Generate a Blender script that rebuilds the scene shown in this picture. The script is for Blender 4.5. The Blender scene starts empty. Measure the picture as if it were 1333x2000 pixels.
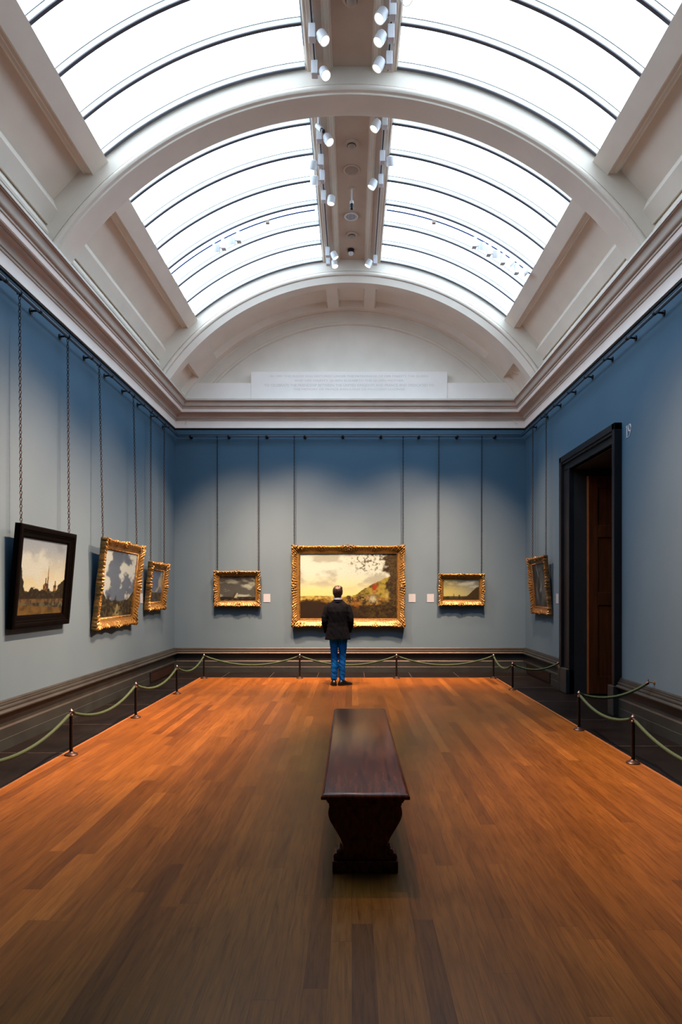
import bpy, bmesh, math, random
import numpy as np
from mathutils import Vector, Matrix, noise as mnoise
random.seed(7)
SC = bpy.context.scene
COL = SC.collection
PI = math.pi
R = math.radians

# ------------------------------------------------------------------ room measures (metres)
EYE = 1.65
XL, XR = -3.705, 3.62            # side walls
YB, YF = 13.56, -2.9             # back wall, wall behind the camera
WALLTOP = 1.65 + 3.44            # where the cornice starts
VX, VZ = -0.02, 1.65 + 1.75      # centre of the barrel vault
R_ARCH, R_GLASS = 4.20, 4.58
ARCH_Y = [3.26, 7.75, 12.24]     # camera-facing face of each transverse arch
ARCH_D = 0.38
FXL, FXR, FY = -2.94, 2.775, 12.64   # edge of the timber floor

# ------------------------------------------------------------------ materials
def new_mat(name):
    m = bpy.data.materials.new(name); m.use_nodes = True
    nt = m.node_tree; b = nt.nodes['Principled BSDF']
    return m, nt, b
def node(nt, t, **kw):
    n = nt.nodes.new(t)
    for k, v in kw.items():
        if k.startswith('i_'):
            n.inputs[k[2:].replace('_', ' ')].default_value = v
        else: setattr(n, k, v)
    return n
def ramp(nt, fac, stops):
    r = nt.nodes.new('ShaderNodeValToRGB'); e = r.color_ramp.elements
    while len(e) < len(stops): e.new(0.5)
    for q, (p, c) in zip(e, stops):
        q.position = p; q.color = (*c, 1) if len(c) == 3 else c
    nt.links.new(fac, r.inputs[0]); return r.outputs[0]
def noisy(name, c1, c2, scale=4, rough=0.6, metal=0.0, bump=0.0, bscale=None, detail=4, stretch=(1,1,1), coat=0.0, spec=0.5, rough2=None):
    m, nt, b = new_mat(name); L = nt.links.new
    tc = node(nt, 'ShaderNodeTexCoord'); mp = node(nt, 'ShaderNodeMapping'); mp.inputs['Scale'].default_value = stretch
    L(tc.outputs['Object'], mp.inputs[0])
    n = node(nt, 'ShaderNodeTexNoise', i_Scale=scale, i_Detail=detail)
    L(mp.outputs[0], n.inputs['Vector'])
    L(ramp(nt, n.outputs[0], [(0.3, c1), (0.7, c2)]), b.inputs['Base Color'])
    b.inputs['Roughness'].default_value = rough; b.inputs['Metallic'].default_value = metal
    b.inputs['Coat Weight'].default_value = coat; b.inputs['Specular IOR Level'].default_value = spec
    if bump:
        n2 = node(nt, 'ShaderNodeTexNoise', i_Scale=bscale or scale * 6, i_Detail=3)
        L(mp.outputs[0], n2.inputs['Vector'])
        bp = node(nt, 'ShaderNodeBump', i_Strength=bump, i_Distance=0.01)
        L(n2.outputs[0], bp.inputs['Height']); L(bp.outputs[0], b.inputs['Normal'])
    return m
def emissive(name, col, strength, base=(0.8, 0.8, 0.8)):
    m, nt, b = new_mat(name)
    n = node(nt, 'ShaderNodeTexNoise', i_Scale=1.5, i_Detail=1)
    c = ramp(nt, n.outputs[0], [(0.3, tuple(x * 0.97 for x in col)), (0.7, col)])
    nt.links.new(c, b.inputs['Emission Color']); b.inputs['Emission Strength'].default_value = strength
    b.inputs['Base Color'].default_value = (*base, 1); b.inputs['Roughness'].default_value = 0.6
    return m

M = {}
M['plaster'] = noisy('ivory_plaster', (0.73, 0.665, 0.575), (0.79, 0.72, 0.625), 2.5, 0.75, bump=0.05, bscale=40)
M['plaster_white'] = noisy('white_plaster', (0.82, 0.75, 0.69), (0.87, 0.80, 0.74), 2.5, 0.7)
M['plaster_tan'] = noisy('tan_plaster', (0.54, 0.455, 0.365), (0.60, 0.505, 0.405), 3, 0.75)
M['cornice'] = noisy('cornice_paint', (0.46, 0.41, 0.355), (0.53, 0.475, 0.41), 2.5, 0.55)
M['stone'] = noisy('dark_green_stone', (0.0042, 0.0095, 0.0122), (0.0098, 0.0195, 0.023), 3.5, 0.45, bump=0.05, bscale=30, detail=8)
M['stone_floor'] = noisy('black_stone_floor', (0.002, 0.0025, 0.003), (0.005, 0.0058, 0.0065), 2.2, 0.42, detail=8, spec=0.07)
M['door_stone'] = noisy('black_door_surround', (0.004, 0.0055, 0.008), (0.008, 0.010, 0.013), 3, 0.45, spec=0.2, detail=6)
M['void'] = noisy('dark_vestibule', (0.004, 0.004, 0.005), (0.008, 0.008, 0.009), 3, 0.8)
M['black_frame'] = noisy('ebonised_frame', (0.0006, 0.0007, 0.0009), (0.0012, 0.0013, 0.0015), 9, 0.5, stretch=(1, 1, 6), spec=0.02)
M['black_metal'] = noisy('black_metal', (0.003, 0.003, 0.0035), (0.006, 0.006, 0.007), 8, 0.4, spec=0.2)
M['chain'] = noisy('dark_chain', (0.004, 0.0045, 0.006), (0.010, 0.010, 0.012), 30, 0.5, spec=0.2)
M['rail_blue'] = noisy('blue_painted_rail', (0.025, 0.065, 0.11), (0.035, 0.08, 0.14), 6, 0.35)
M['brass'] = noisy('worn_brass', (0.35, 0.25, 0.12), (0.6, 0.48, 0.3), 20, 0.3, metal=1)
M['white_metal'] = noisy('white_enamel', (0.66, 0.67, 0.70), (0.74, 0.75, 0.78), 6, 0.35)
M['bar_metal'] = noisy('pale_glazing_bar', (0.47, 0.47, 0.42), (0.53, 0.53, 0.475), 6, 0.45)
M['bar_dark'] = noisy('painted_bar_shade', (0.05, 0.048, 0.06), (0.07, 0.068, 0.085), 6, 0.5)
M['track'] = noisy('dark_track', (0.012, 0.012, 0.016), (0.02, 0.02, 0.025), 6, 0.5)
M['track_blue'] = noisy('blue_track', (0.010, 0.03, 0.15), (0.015, 0.045, 0.2), 6, 0.5)
M['black_plastic'] = noisy('black_plastic', (0.01, 0.01, 0.012), (0.016, 0.016, 0.018), 9, 0.3)
M['grey_plastic'] = noisy('tan_grille', (0.34, 0.27, 0.22), (0.38, 0.31, 0.25), 9, 0.6)
M['rope'] = None
M['card'] = None
M['shoe'] = noisy('black_leather', (0.002, 0.002, 0.002), (0.004, 0.0035, 0.003), 12, 0.35, spec=0.3)
M['jacket'] = noisy('charcoal_wool', (0.0010, 0.0023, 0.0042), (0.0024, 0.0050, 0.0088), 14, 0.9, bump=0.25, bscale=60, spec=0.06)
M['denim'] = noisy('bright_blue_cotton', (0.0003, 0.042, 0.19), (0.001, 0.085, 0.34), 10, 0.85, bump=0.3, bscale=40, stretch=(1, 1, 0.5), spec=0.08)
M['skin'] = noisy('skin', (0.16, 0.11, 0.09), (0.19, 0.135, 0.11), 10, 0.5)
M['hair'] = noisy('dark_brown_hair', (0.003, 0.002, 0.002), (0.014, 0.010, 0.009), 22, 0.42, bump=0.6, bscale=50, stretch=(1, 1, 0.35))
M['shirt'] = noisy('white_shirt', (0.21, 0.33, 0.44), (0.24, 0.37, 0.50), 12, 0.7)
M['eye'] = noisy('eye_white', (0.6, 0.6, 0.58), (0.7, 0.7, 0.68), 4, 0.2)
M['letter'] = noisy('incised_letters', (0.60, 0.55, 0.51), (0.66, 0.61, 0.56), 3, 0.8)
M['number'] = noisy('silver_numerals', (0.7, 0.72, 0.75), (0.8, 0.82, 0.85), 5, 0.3, metal=0.3)
M['mahogany'] = noisy('dark_mahogany', (0.026, 0.0060, 0.0028), (0.105, 0.0255, 0.008), 3.5, 0.25, stretch=(9, 0.9, 5), detail=7, spec=0.22)
M['door_wood'] = noisy('red_brown_door', (0.05, 0.012, 0.003), (0.10, 0.026, 0.007), 3, 0.38, stretch=(8, 8, 0.7), detail=6)
M['sky_near'] = emissive('frosted_daylight_glass', (0.62, 0.80, 1.0), 5.0)
M['sky_mid'] = emissive('frosted_daylight_glass_near', (0.66, 0.82, 1.0), 4.9)
M['sky_behind'] = emissive('dimmed_daylight_glass', (0.62, 0.80, 1.0), 0.08)  # unseen rear skylight, dimmed to keep the near floor dark
M['lamp_lens'] = emissive('warm_lamp_lens', (1.0, 0.86, 0.62), 2.4)

# wall cloth: blue grey with faint vertical cloth seams
def wall_mat():
    m, nt, b = new_mat('blue_grey_wall_cloth'); L = nt.links.new
    tc = node(nt, 'ShaderNodeTexCoord')
    n = node(nt, 'ShaderNodeTexNoise', i_Scale=0.9, i_Detail=3); L(tc.outputs['Object'], n.inputs['Vector'])
    c = ramp(nt, n.outputs[0], [(0.3, (0.0400, 0.0945, 0.149)), (0.7, (0.0455, 0.1045, 0.162))])
    n2 = node(nt, 'ShaderNodeTexNoise', i_Scale=260, i_Detail=2); L(tc.outputs['Object'], n2.inputs['Vector'])
    bp = node(nt, 'ShaderNodeBump', i_Strength=0.08, i_Distance=0.004)
    L(n2.outputs[0], bp.inputs['Height']); L(bp.outputs[0], b.inputs['Normal'])
    L(c, b.inputs['Base Color']); b.inputs['Roughness'].default_value = 0.72; b.inputs['Specular IOR Level'].default_value = 0.25
    return m
M['wall'] = wall_mat()

def floor_mat():
    m, nt, b = new_mat('oak_strip_floor'); L = nt.links.new
    tc = node(nt, 'ShaderNodeTexCoord'); sp = node(nt, 'ShaderNodeSeparateXYZ'); L(tc.outputs['Object'], sp.inputs[0])
    def math_(op, a, bb=None, c=None):
        n = node(nt, 'ShaderNodeMath', operation=op)
        for i, v in enumerate((a, bb, c)):
            if v is None: continue
            if isinstance(v, (int, float)): n.inputs[i].default_value = v
            else: L(v, n.inputs[i])
        return n.outputs[0]
    W, LEN = 0.102, 2.1
    xr = math_('DIVIDE', sp.outputs['X'], W); row = math_('FLOOR', xr); fx = math_('FRACT', xr)
    wn = node(nt, 'ShaderNodeTexWhiteNoise', noise_dimensions='1D'); L(row, wn.inputs['W'])
    yo = math_('ADD', math_('DIVIDE', sp.outputs['Y'], LEN), math_('MULTIPLY', wn.outputs['Value'], 9.37))
    pl = math_('FLOOR', yo); fy = math_('FRACT', yo)
    cb = node(nt, 'ShaderNodeCombineXYZ'); L(row, cb.inputs[0]); L(pl, cb.inputs[1])
    w2 = node(nt, 'ShaderNodeTexWhiteNoise', noise_dimensions='2D'); L(cb.outputs[0], w2.inputs['Vector'])
    tone = ramp(nt, w2.outputs['Value'], [(0.0, (0.066, 0.029, 0.0056)), (0.06, (0.082, 0.036, 0.0066)), (0.16, (0.092, 0.0415, 0.0075)), (0.5, (0.108, 0.049, 0.0088)), (0.9, (0.122, 0.0565, 0.0104)), (1.0, (0.150, 0.072, 0.0140))])
    # grain, shifted per board
    off = node(nt, 'ShaderNodeVectorMath', operation='SCALE'); off.inputs['Scale'].default_value = 37.0; L(w2.outputs['Color'], off.inputs[0])
    ad = node(nt, 'ShaderNodeVectorMath', operation='ADD'); L(tc.outputs['Object'], ad.inputs[0]); L(off.outputs[0], ad.inputs[1])
    mp = node(nt, 'ShaderNodeMapping'); mp.inputs['Scale'].default_value = (26, 1.6, 1); L(ad.outputs[0], mp.inputs[0])
    g = node(nt, 'ShaderNodeTexNoise', i_Scale=2.2, i_Detail=7, i_Roughness=0.65, i_Distortion=0.6); L(mp.outputs[0], g.inputs['Vector'])
    gr = ramp(nt, g.outputs[0], [(0.28, (0.55, 0.52, 0.50)), (0.5, (0.96, 0.96, 0.96)), (0.72, (1.30, 1.28, 1.24))])
    big = node(nt, 'ShaderNodeTexNoise', i_Scale=1.1, i_Detail=4); L(tc.outputs['Object'], big.inputs['Vector'])
    bgr = ramp(nt, big.outputs[0], [(0.3, (0.82, 0.8, 0.78)), (0.7, (1.12, 1.12, 1.12))])
    mx = node(nt, 'ShaderNodeMix', data_type='RGBA', blend_type='MULTIPLY'); mx.inputs[0].default_value = 1; L(tone, mx.inputs[6]); L(gr, mx.inputs[7])
    mx2 = node(nt, 'ShaderNodeMix', data_type='RGBA', blend_type='MULTIPLY'); mx2.inputs[0].default_value = 1; L(mx.outputs[2], mx2.inputs[6]); L(bgr, mx2.inputs[7])
    ex = math_('LESS_THAN', math_('MINIMUM', fx, math_('SUBTRACT', 1.0, fx)), 0.014)
    ey = math_('LESS_THAN', fy, 0.0018)
    gap = math_('MAXIMUM', ex, ey)
    mx3 = node(nt, 'ShaderNodeMix', data_type='RGBA'); L(math_('MULTIPLY', gap, 0.55), mx3.inputs[0]); L(mx2.outputs[2], mx3.inputs[6]); mx3.inputs[7].default_value = (0.05, 0.018, 0.006, 1)
    L(mx3.outputs[2], b.inputs['Base Color'])
    rr = ramp(nt, g.outputs[0], [(0.2, (0.30,) * 3), (0.8, (0.42,) * 3)]); L(rr, b.inputs['Roughness'])
    b.inputs['Specular IOR Level'].default_value = 0.13
    bp = node(nt, 'ShaderNodeBump', i_Strength=0.12, i_Distance=0.003)
    h = math_('SUBTRACT', g.outputs[0], math_('MULTIPLY', gap, 1.2)); L(h, bp.inputs['Height']); L(bp.outputs[0], b.inputs['Normal'])
    return m
M['floor'] = floor_mat()

def gold_mat(name, c_hi, c_lo):
    m, nt, b = new_mat(name); L = nt.links.new
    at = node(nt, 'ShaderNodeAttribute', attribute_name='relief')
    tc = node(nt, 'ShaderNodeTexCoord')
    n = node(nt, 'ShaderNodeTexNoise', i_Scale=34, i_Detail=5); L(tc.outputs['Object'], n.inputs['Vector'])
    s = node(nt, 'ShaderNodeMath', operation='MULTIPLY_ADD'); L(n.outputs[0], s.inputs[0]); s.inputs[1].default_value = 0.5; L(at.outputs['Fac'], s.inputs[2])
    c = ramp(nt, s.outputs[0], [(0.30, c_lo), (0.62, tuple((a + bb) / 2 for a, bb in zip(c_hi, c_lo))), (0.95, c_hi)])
    L(c, b.inputs['Base Color']); b.inputs['Metallic'].default_value = 0.4; b.inputs['Roughness'].default_value = 0.40
    bp = node(nt, 'ShaderNodeBump', i_Strength=0.5, i_Distance=0.006); L(n.outputs[0], bp.inputs['Height']); L(bp.outputs[0], b.inputs['Normal'])
    return m
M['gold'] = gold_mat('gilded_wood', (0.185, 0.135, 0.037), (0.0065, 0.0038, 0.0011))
M['gold_dark'] = gold_mat('dull_gilded_wood', (0.125, 0.082, 0.024), (0.006, 0.0035, 0.001))

def canvas_mat():
    m, nt, b = new_mat('oil_on_canvas'); L = nt.links.new
    at = node(nt, 'ShaderNodeAttribute', attribute_name='paint')
    tc = node(nt, 'ShaderNodeTexCoord')
    n = node(nt, 'ShaderNodeTexNoise', i_Scale=55, i_Detail=4); L(tc.outputs['Object'], n.inputs['Vector'])
    g = ramp(nt, n.outputs[0], [(0.3, (0.86,) * 3), (0.7, (1.1,) * 3)])
    mx = node(nt, 'ShaderNodeMix', data_type='RGBA', blend_type='MULTIPLY'); mx.inputs[0].default_value = 1
    L(at.outputs['Color'], mx.inputs[6]); L(g, mx.inputs[7]); L(mx.outputs[2], b.inputs['Base Color'])
    b.inputs['Roughness'].default_value = 0.45; b.inputs['Specular IOR Level'].default_value = 0.3
    return m
M['canvas'] = canvas_mat()

def rope_mat():
    m, nt, b = new_mat('green_twisted_rope'); L = nt.links.new
    tc = node(nt, 'ShaderNodeTexCoord')
    w = node(nt, 'ShaderNodeTexWave', wave_type='BANDS', bands_direction='DIAGONAL', i_Scale=26.0, i_Distortion=1.0)
    L(tc.outputs['Object'], w.inputs['Vector'])
    L(ramp(nt, w.outputs[0], [(0.1, (0.0010, 0.016, 0.006)), (0.8, (0.0035, 0.048, 0.016))]), b.inputs['Base Color'])
    b.inputs['Roughness'].default_value = 0.8
    return m
M['rope'] = rope_mat()
def card_mat():
    m, nt, b = new_mat('printed_card'); L = nt.links.new
    tc = node(nt, 'ShaderNodeTexCoord')
    w = node(nt, 'ShaderNodeTexWave', wave_type='BANDS', bands_direction='Z', i_Scale=22.0); L(tc.outputs['Object'], w.inputs['Vector'])
    L(ramp(nt, w.outputs[0], [(0.25, (0.13, 0.20, 0.27)), (0.6, (0.165, 0.26, 0.35))]), b.inputs['Base Color'])
    b.inputs['Roughness'].default_value = 0.6
    return m
M['card'] = card_mat()

# ------------------------------------------------------------------ mesh helpers
class MB:
    def __init__(s): s.v = []; s.f = []
    def add(s, vs, fs):
        o = len(s.v); s.v += [tuple(p) for p in vs]; s.f += [tuple(i + o for i in f) for f in fs]
    def box(s, c, d, rot=None):
        x, y, z = d[0] / 2, d[1] / 2, d[2] / 2
        vs = [Vector(p) for p in ((-x,-y,-z),(x,-y,-z),(x,y,-z),(-x,y,-z),(-x,-y,z),(x,-y,z),(x,y,z),(-x,y,z))]
        if rot is not None: vs = [rot @ p for p in vs]
        c = Vector(c); vs = [p + c for p in vs]
        s.add(vs, [(0,3,2,1),(4,5,6,7),(0,1,5,4),(1,2,6,5),(2,3,7,6),(3,0,4,7)])
    def bbox(s, a, b): s.box([(p + q) / 2 for p, q in zip(a, b)], [abs(q - p) for p, q in zip(a, b)])
    def grid(s, rows, closed_u=False, closed_v=False):
        n = len(rows); m = len(rows[0]); vs = [p for r in rows for p in r]; fs = []
        for i in range(n if closed_u else n - 1):
            for j in range(m if closed_v else m - 1):
                a = i * m + j; b_ = i * m + (j + 1) % m; c = ((i + 1) % n) * m + (j + 1) % m; d = ((i + 1) % n) * m + j
                fs.append((a, b_, c, d))
        s.add(vs, fs)
    def loft(s, rings, cap=True):
        o = len(s.v); s.grid(rings, closed_v=True); m = len(rings[0]); n = len(rings)
        if cap:
            s.f.append(tuple(o + i for i in reversed(range(m)))); s.f.append(tuple(o + (n - 1) * m + i for i in range(m)))
    def tube(s, pts, rad, n=10, cap=True):
        pts = [Vector(p) for p in pts]; rings = []
        rads = rad if isinstance(rad, (list, tuple)) else [rad] * len(pts)
        prev = None
        for i, p in enumerate(pts):
            t = (pts[min(i + 1, len(pts) - 1)] - pts[max(i - 1, 0)]).normalized()
            if prev is None:
                up = Vector((0, 0, 1)) if abs(t.z) < 0.9 else Vector((1, 0, 0))
                a = t.cross(up).normalized()
            else: a = (prev - t * prev.dot(t)).normalized()
            b = t.cross(a).normalized(); prev = a
            rings.append([p + (a * math.cos(2 * PI * k / n) + b * math.sin(2 * PI * k / n)) * rads[i] for k in range(n)])
        s.loft(rings, cap)
    def lathe(s, prof, c=(0, 0, 0), n=20, rot=None):
        rings = []
        for r, z in prof:
            ring = [Vector((r * math.cos(2 * PI * k / n), r * math.sin(2 * PI * k / n), z)) for k in range(n)]
            if rot is not None: ring = [rot @ p for p in ring]
            rings.append([p + Vector(c) for p in ring])
        s.loft(rings)
    def ellipsoid(s, c, r, n=16, m=10, rot=None):
        rings = []
        for i in range(m + 1):
            t = PI * (i + 0.02) / (m + 0.04)
            ring = [Vector((r[0] * math.sin(t) * math.cos(2 * PI * k / n), r[1] * math.sin(t) * math.sin(2 * PI * k / n), -r[2] * math.cos(t))) for k in range(n)]
            if rot is not None: ring = [rot @ p for p in ring]
            rings.append([p + Vector(c) for p in ring])
        s.loft(rings)
    def prism(s, poly, a, b, axis='y'):
        f = {'y': lambda p, t: (p[0], t, p[1]), 'x': lambda p, t: (t, p[0], p[1]), 'z': lambda p, t: (p[0], p[1], t)}[axis]
        s.loft([[f(p, a) for p in poly], [f(p, b) for p in poly]])
    def build(s, name, mat, parent=None, smooth=35, recalc=True, bevel=0.0):
        me = bpy.data.meshes.new(name); me.from_pydata(s.v, [], s.f); me.update()
        if recalc or bevel:
            bm = bmesh.new(); bm.from_mesh(me)
            if recalc: bmesh.ops.recalc_face_normals(bm, faces=bm.faces)
            bm.to_mesh(me); bm.free()
        if smooth:
            me.polygons.foreach_set('use_smooth', [True] * len(me.polygons)); me.set_sharp_from_angle(angle=R(smooth))
        o = bpy.data.objects.new(name, me); COL.objects.link(o)
        if isinstance(mat, str): mat = M[mat]
        me.materials.append(mat)
        if parent: o.parent = parent
        if bevel:
            bv = o.modifiers.new('bevel', 'BEVEL'); bv.width = bevel; bv.segments = 2; bv.limit_method = 'ANGLE'; bv.angle_limit = R(40)
        return o

def tag(o, label=None, cat=None, group=None, kind=None):
    if label: o['label'] = label
    if cat: o['category'] = cat
    if group: o['group'] = group
    if kind: o['kind'] = kind
    return o
def empty(name, loc=(0, 0, 0), rot=(0, 0, 0)):
    o = bpy.data.objects.new(name, None); COL.objects.link(o); o.location = loc; o.rotation_euler = rot
    o.empty_display_size = 0.1
    return o
def copy_tree(o, parent=None):
    c = o.copy(); COL.objects.link(c)
    if parent: c.parent = parent
    for ch in list(o.children): copy_tree(ch, c)
    return c
def structure(o, label):
    return tag(o, label, 'room', kind='structure')

# ------------------------------------------------------------------ floor
mb = MB(); mb.grid([[(FXL, YF, 0), (FXR, YF, 0)], [(FXL, FY, 0), (FXR, FY, 0)]])
structure(mb.build('floor', 'floor', smooth=0), 'polished oak strip floor running the length of the gallery')
mb = MB()
for a, b in (((XL - .3, YF), (FXL, YB + .3)), ((FXR, YF), (XR + 1.6, YB + .3)), ((FXL, FY), (FXR, YB + .3))):
    mb.grid([[(a[0], a[1], -0.002), (b[0], a[1], -0.002)], [(a[0], b[1], -0.002), (b[0], b[1], -0.002)]])
stone_border = structure(mb.build('trim_1', 'stone_floor', smooth=0), 'black stone border around the oak floor')
mb = MB()    # thin joint lines between the slabs and the timber edge strip
for y in np.arange(-2, 13.3, 1.45):
    mb.bbox((XL, y, -0.0015), (FXL - 0.03, y + 0.008, 0.0006)); mb.bbox((FXR + 0.03, y + .3, -0.0015), (XR, y + .308, 0.0006))
for x in np.arange(-2.55, 2.7, 0.93): mb.bbox((x, FY + 0.03, -0.0015), (x + 0.008, YB - 0.05, 0.0006))
mb.build('slab_joints', noisy('pale_joint', (0.025, 0.028, 0.028), (0.04, 0.042, 0.04), 8, 0.6), stone_border, smooth=0)
mb = MB()
mb.bbox((FXL - .028, YF, -0.002), (FXL, FY + .028, 0.003)); mb.bbox((FXR, YF, -0.002), (FXR + .028, FY + .028, 0.003)); mb.bbox((FXL, FY, -0.002), (FXR, FY + .028, 0.003))
structure(mb.build('trim_2', noisy('oak_edge', (0.14, 0.07, 0.025), (0.18, 0.095, 0.035), 5, 0.35, stretch=(1, 6, 1)), smooth=0), 'pale oak edging strip where timber meets black stone')

# ------------------------------------------------------------------ walls
WT = 5.62
DY0, DY1, DZ = 8.87, 10.63, 3.68      # doorway opening in the right wall
mb = MB(); mb.bbox((XL - 0.25, YF - .2, -0.002), (XL, YB + 0.2, WT)); structure(mb.build('wall_left', 'wall', smooth=0), 'blue grey left wall of the gallery')
mb = MB()
mb.bbox((XR, YF - .2, -0.002), (XR + 0.25, DY0, WT)); mb.bbox((XR, DY1, -0.002), (XR + 0.25, YB + 0.2, WT)); mb.bbox((XR, DY0, DZ), (XR + 0.25, DY1, WT))
structure(mb.build('wall_right', 'wall', smooth=0), 'blue grey right wall with the doorway')
mb = MB(); mb.bbox((XL, YB, -0.002), (XR, YB + 0.2, WT))
wall_back = structure(mb.build('wall_back', 'wall', smooth=0), 'blue grey end wall below a plaster lunette')
mb = MB(); mb.bbox((XL, YF - 0.2, -0.002), (XR, YF, 8.0))
structure(mb.build('wall_front', 'wall', smooth=0), 'blue grey wall behind the viewer')

# ------------------------------------------------------------------ cornice swept round the room
def rect_sweep(prof, name, mat, x0, x1, y0, y1, closed=True):
    mb = MB(); rows = []
    for p, z in prof:
        rows.append([(x0 + p, y0 + p, z), (x1 - p, y0 + p, z), (x1 - p, y1 - p, z), (x0 + p, y1 - p, z)])
    mb.grid(rows, closed_v=True)
    return mb.build(name, mat, smooth=28, recalc=True)
def arc(cx, cz, r, a0, a1, n=6): return [(cx + r * math.cos(R(a0 + (a1 - a0) * i / n)), cz + r * math.sin(R(a0 + (a1 - a0) * i / n))) for i in range(n + 1)]
E0 = 1.65
white_band = [(-0.02, E0 + 3.43), (0.028, E0 + 3.43), (0.03, E0 + 3.433), (0.03, E0 + 3.58)]
rect_w = rect_sweep(white_band, 'trim_3', M['plaster_white'], XL, XR, YF, YB); structure(rect_w, 'white frieze band at the foot of the cornice')
structure(rect_sweep([(-.01, E0 + 3.405), (.016, E0 + 3.405), (.02, E0 + 3.412), (.02, E0 + 3.4305)], 'trim_7', M['black_metal'], XL, XR, YF, YB), 'thin black strip added as the shadow gap under the white frieze band')  # black strip stands in for the shade below the band
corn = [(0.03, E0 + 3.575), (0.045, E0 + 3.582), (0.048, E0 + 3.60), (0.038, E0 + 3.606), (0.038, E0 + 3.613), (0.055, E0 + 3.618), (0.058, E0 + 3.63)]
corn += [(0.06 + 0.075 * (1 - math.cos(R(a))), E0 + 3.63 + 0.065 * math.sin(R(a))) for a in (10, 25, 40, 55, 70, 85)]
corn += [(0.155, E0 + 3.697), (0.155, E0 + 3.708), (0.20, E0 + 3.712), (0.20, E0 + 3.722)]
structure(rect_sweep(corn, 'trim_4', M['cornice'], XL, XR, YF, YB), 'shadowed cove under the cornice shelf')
structure(rect_sweep([(0.20, E0 + 3.718), (0.208, E0 + 3.722), (0.222, E0 + 3.778), (0.215, E0 + 3.785)], 'trim_5', M['plaster_white'], XL, XR, YF, YB), 'pale fascia of the cornice')
crown = [(0.215, E0 + 3.78), (0.235, E0 + 3.783), (0.238, E0 + 3.795), (0.232, E0 + 3.80), (0.234, E0 + 3.808)]
crown += [(0.236 + 0.035 * math.sin(R(a)), E0 + 3.81 + 0.045 * (1 - math.cos(R(a)))) for a in (15, 40, 65, 90)]
crown += [(0.271 + 0.045 * (1 - math.cos(R(a))), E0 + 3.855 + 0.055 * math.sin(R(a))) for a in (20, 45, 70, 90)]
crown += [(0.318, E0 + 3.915), (0.334, E0 + 3.918), (0.334, E0 + 3.945), (0.328, E0 + 3.957), (-0.45, E0 + 3.957)]
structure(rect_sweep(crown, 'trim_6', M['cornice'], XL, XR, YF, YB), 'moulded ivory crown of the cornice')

# ------------------------------------------------------------------ baseboards
BASE = [(0.0, .512), (.028, .512), (.034, .50), (.034, .487), (.046, .483), (.046, .462), (.062, .455), (.066, .44), (.062, .425), (.080, .418), (.092, .405), (.092, .392), (.075, .382), (.03, .376), (.03, .245), (.036, .243), (.052, .228), (.052, .118), (.055, .112), (.055, -.002)]
def base_run(name, side, a, b, ma=0, mb_=0, label=''):
    """side: left/right/back/front; from a to b along the wall; ma/mb_ = 1 mitre at that end"""
    m = MB(); rows = []
    for p, z in BASE:
        s, e = a + p * ma, b - p * mb_
        if side == 'left': rows.append([(XL + p, s, z), (XL + p, e, z)])
        if side == 'right': rows.append([(XR - p, s, z), (XR - p, e, z)])
        if side == 'back': rows.append([(s, YB - p, z), (e, YB - p, z)])
        if side == 'front': rows.append([(s, YF + p, z), (e, YF + p, z)])
    m.grid(rows)
    if not ma: m.f.append(tuple(range(0, len(rows) * 2, 2)))
    if not mb_: m.f.append(tuple(range(1, len(rows) * 2, 2)))
    o = m.build(name, 'stone', smooth=20); structure(o, label)
    return o
base_run('baseboard_left', 'left', YF, YB, 1, 1, 'dark green stone skirting along the left wall')
base_run('baseboard_right', 'right', YF, 8.70, 1, 0, 'dark stone skirting on the right wall before the doorway')
base_run('baseboard_right.001', 'right', 11.06, YB, 0, 1, 'dark stone skirting on the right wall beyond the doorway')
base_run('baseboard_back', 'back', XL, XR, 1, 1, 'dark green stone skirting along the end wall')
base_run('baseboard_front', 'front', XL, XR, 1, 1, 'dark stone skirting behind the viewer')

# ------------------------------------------------------------------ ceiling: vault
def vp(deg, r, y): return (VX + r * math.sin(R(deg)), y, VZ + r * math.cos(R(deg)))
ceiling = structure(empty('ceiling', (0, 0, 0)), 'ivory plaster barrel vault with coffered haunches')
def arch_rib(y, name='transverse_arch'):
    d = ARCH_D
    half_p = [(0, 4.80), (0, 4.318), (0.014, 4.315), (0.014, 4.303), (-0.004, 4.30)]
    half_p += [(-0.004 - 0.034 * math.sin(R(a)), 4.264 + 0.036 * math.cos(R(a))) for a in range(0, 181, 30)]
    half_p += [(0.012, 4.224), (0.016, 4.205), (0.034, 4.20)]
    prof = half_p + [(d - yo, r) for yo, r in reversed(half_p)]
    mb = MB(); n = 72
    mb.grid([[vp(-62 + 124 * i / n, r, y + yo) for yo, r in prof] for i in range(n + 1)])
    return mb.build(name, 'plaster', ceiling, smooth=30)
for y in ARCH_Y: arch_rib(y)

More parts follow.
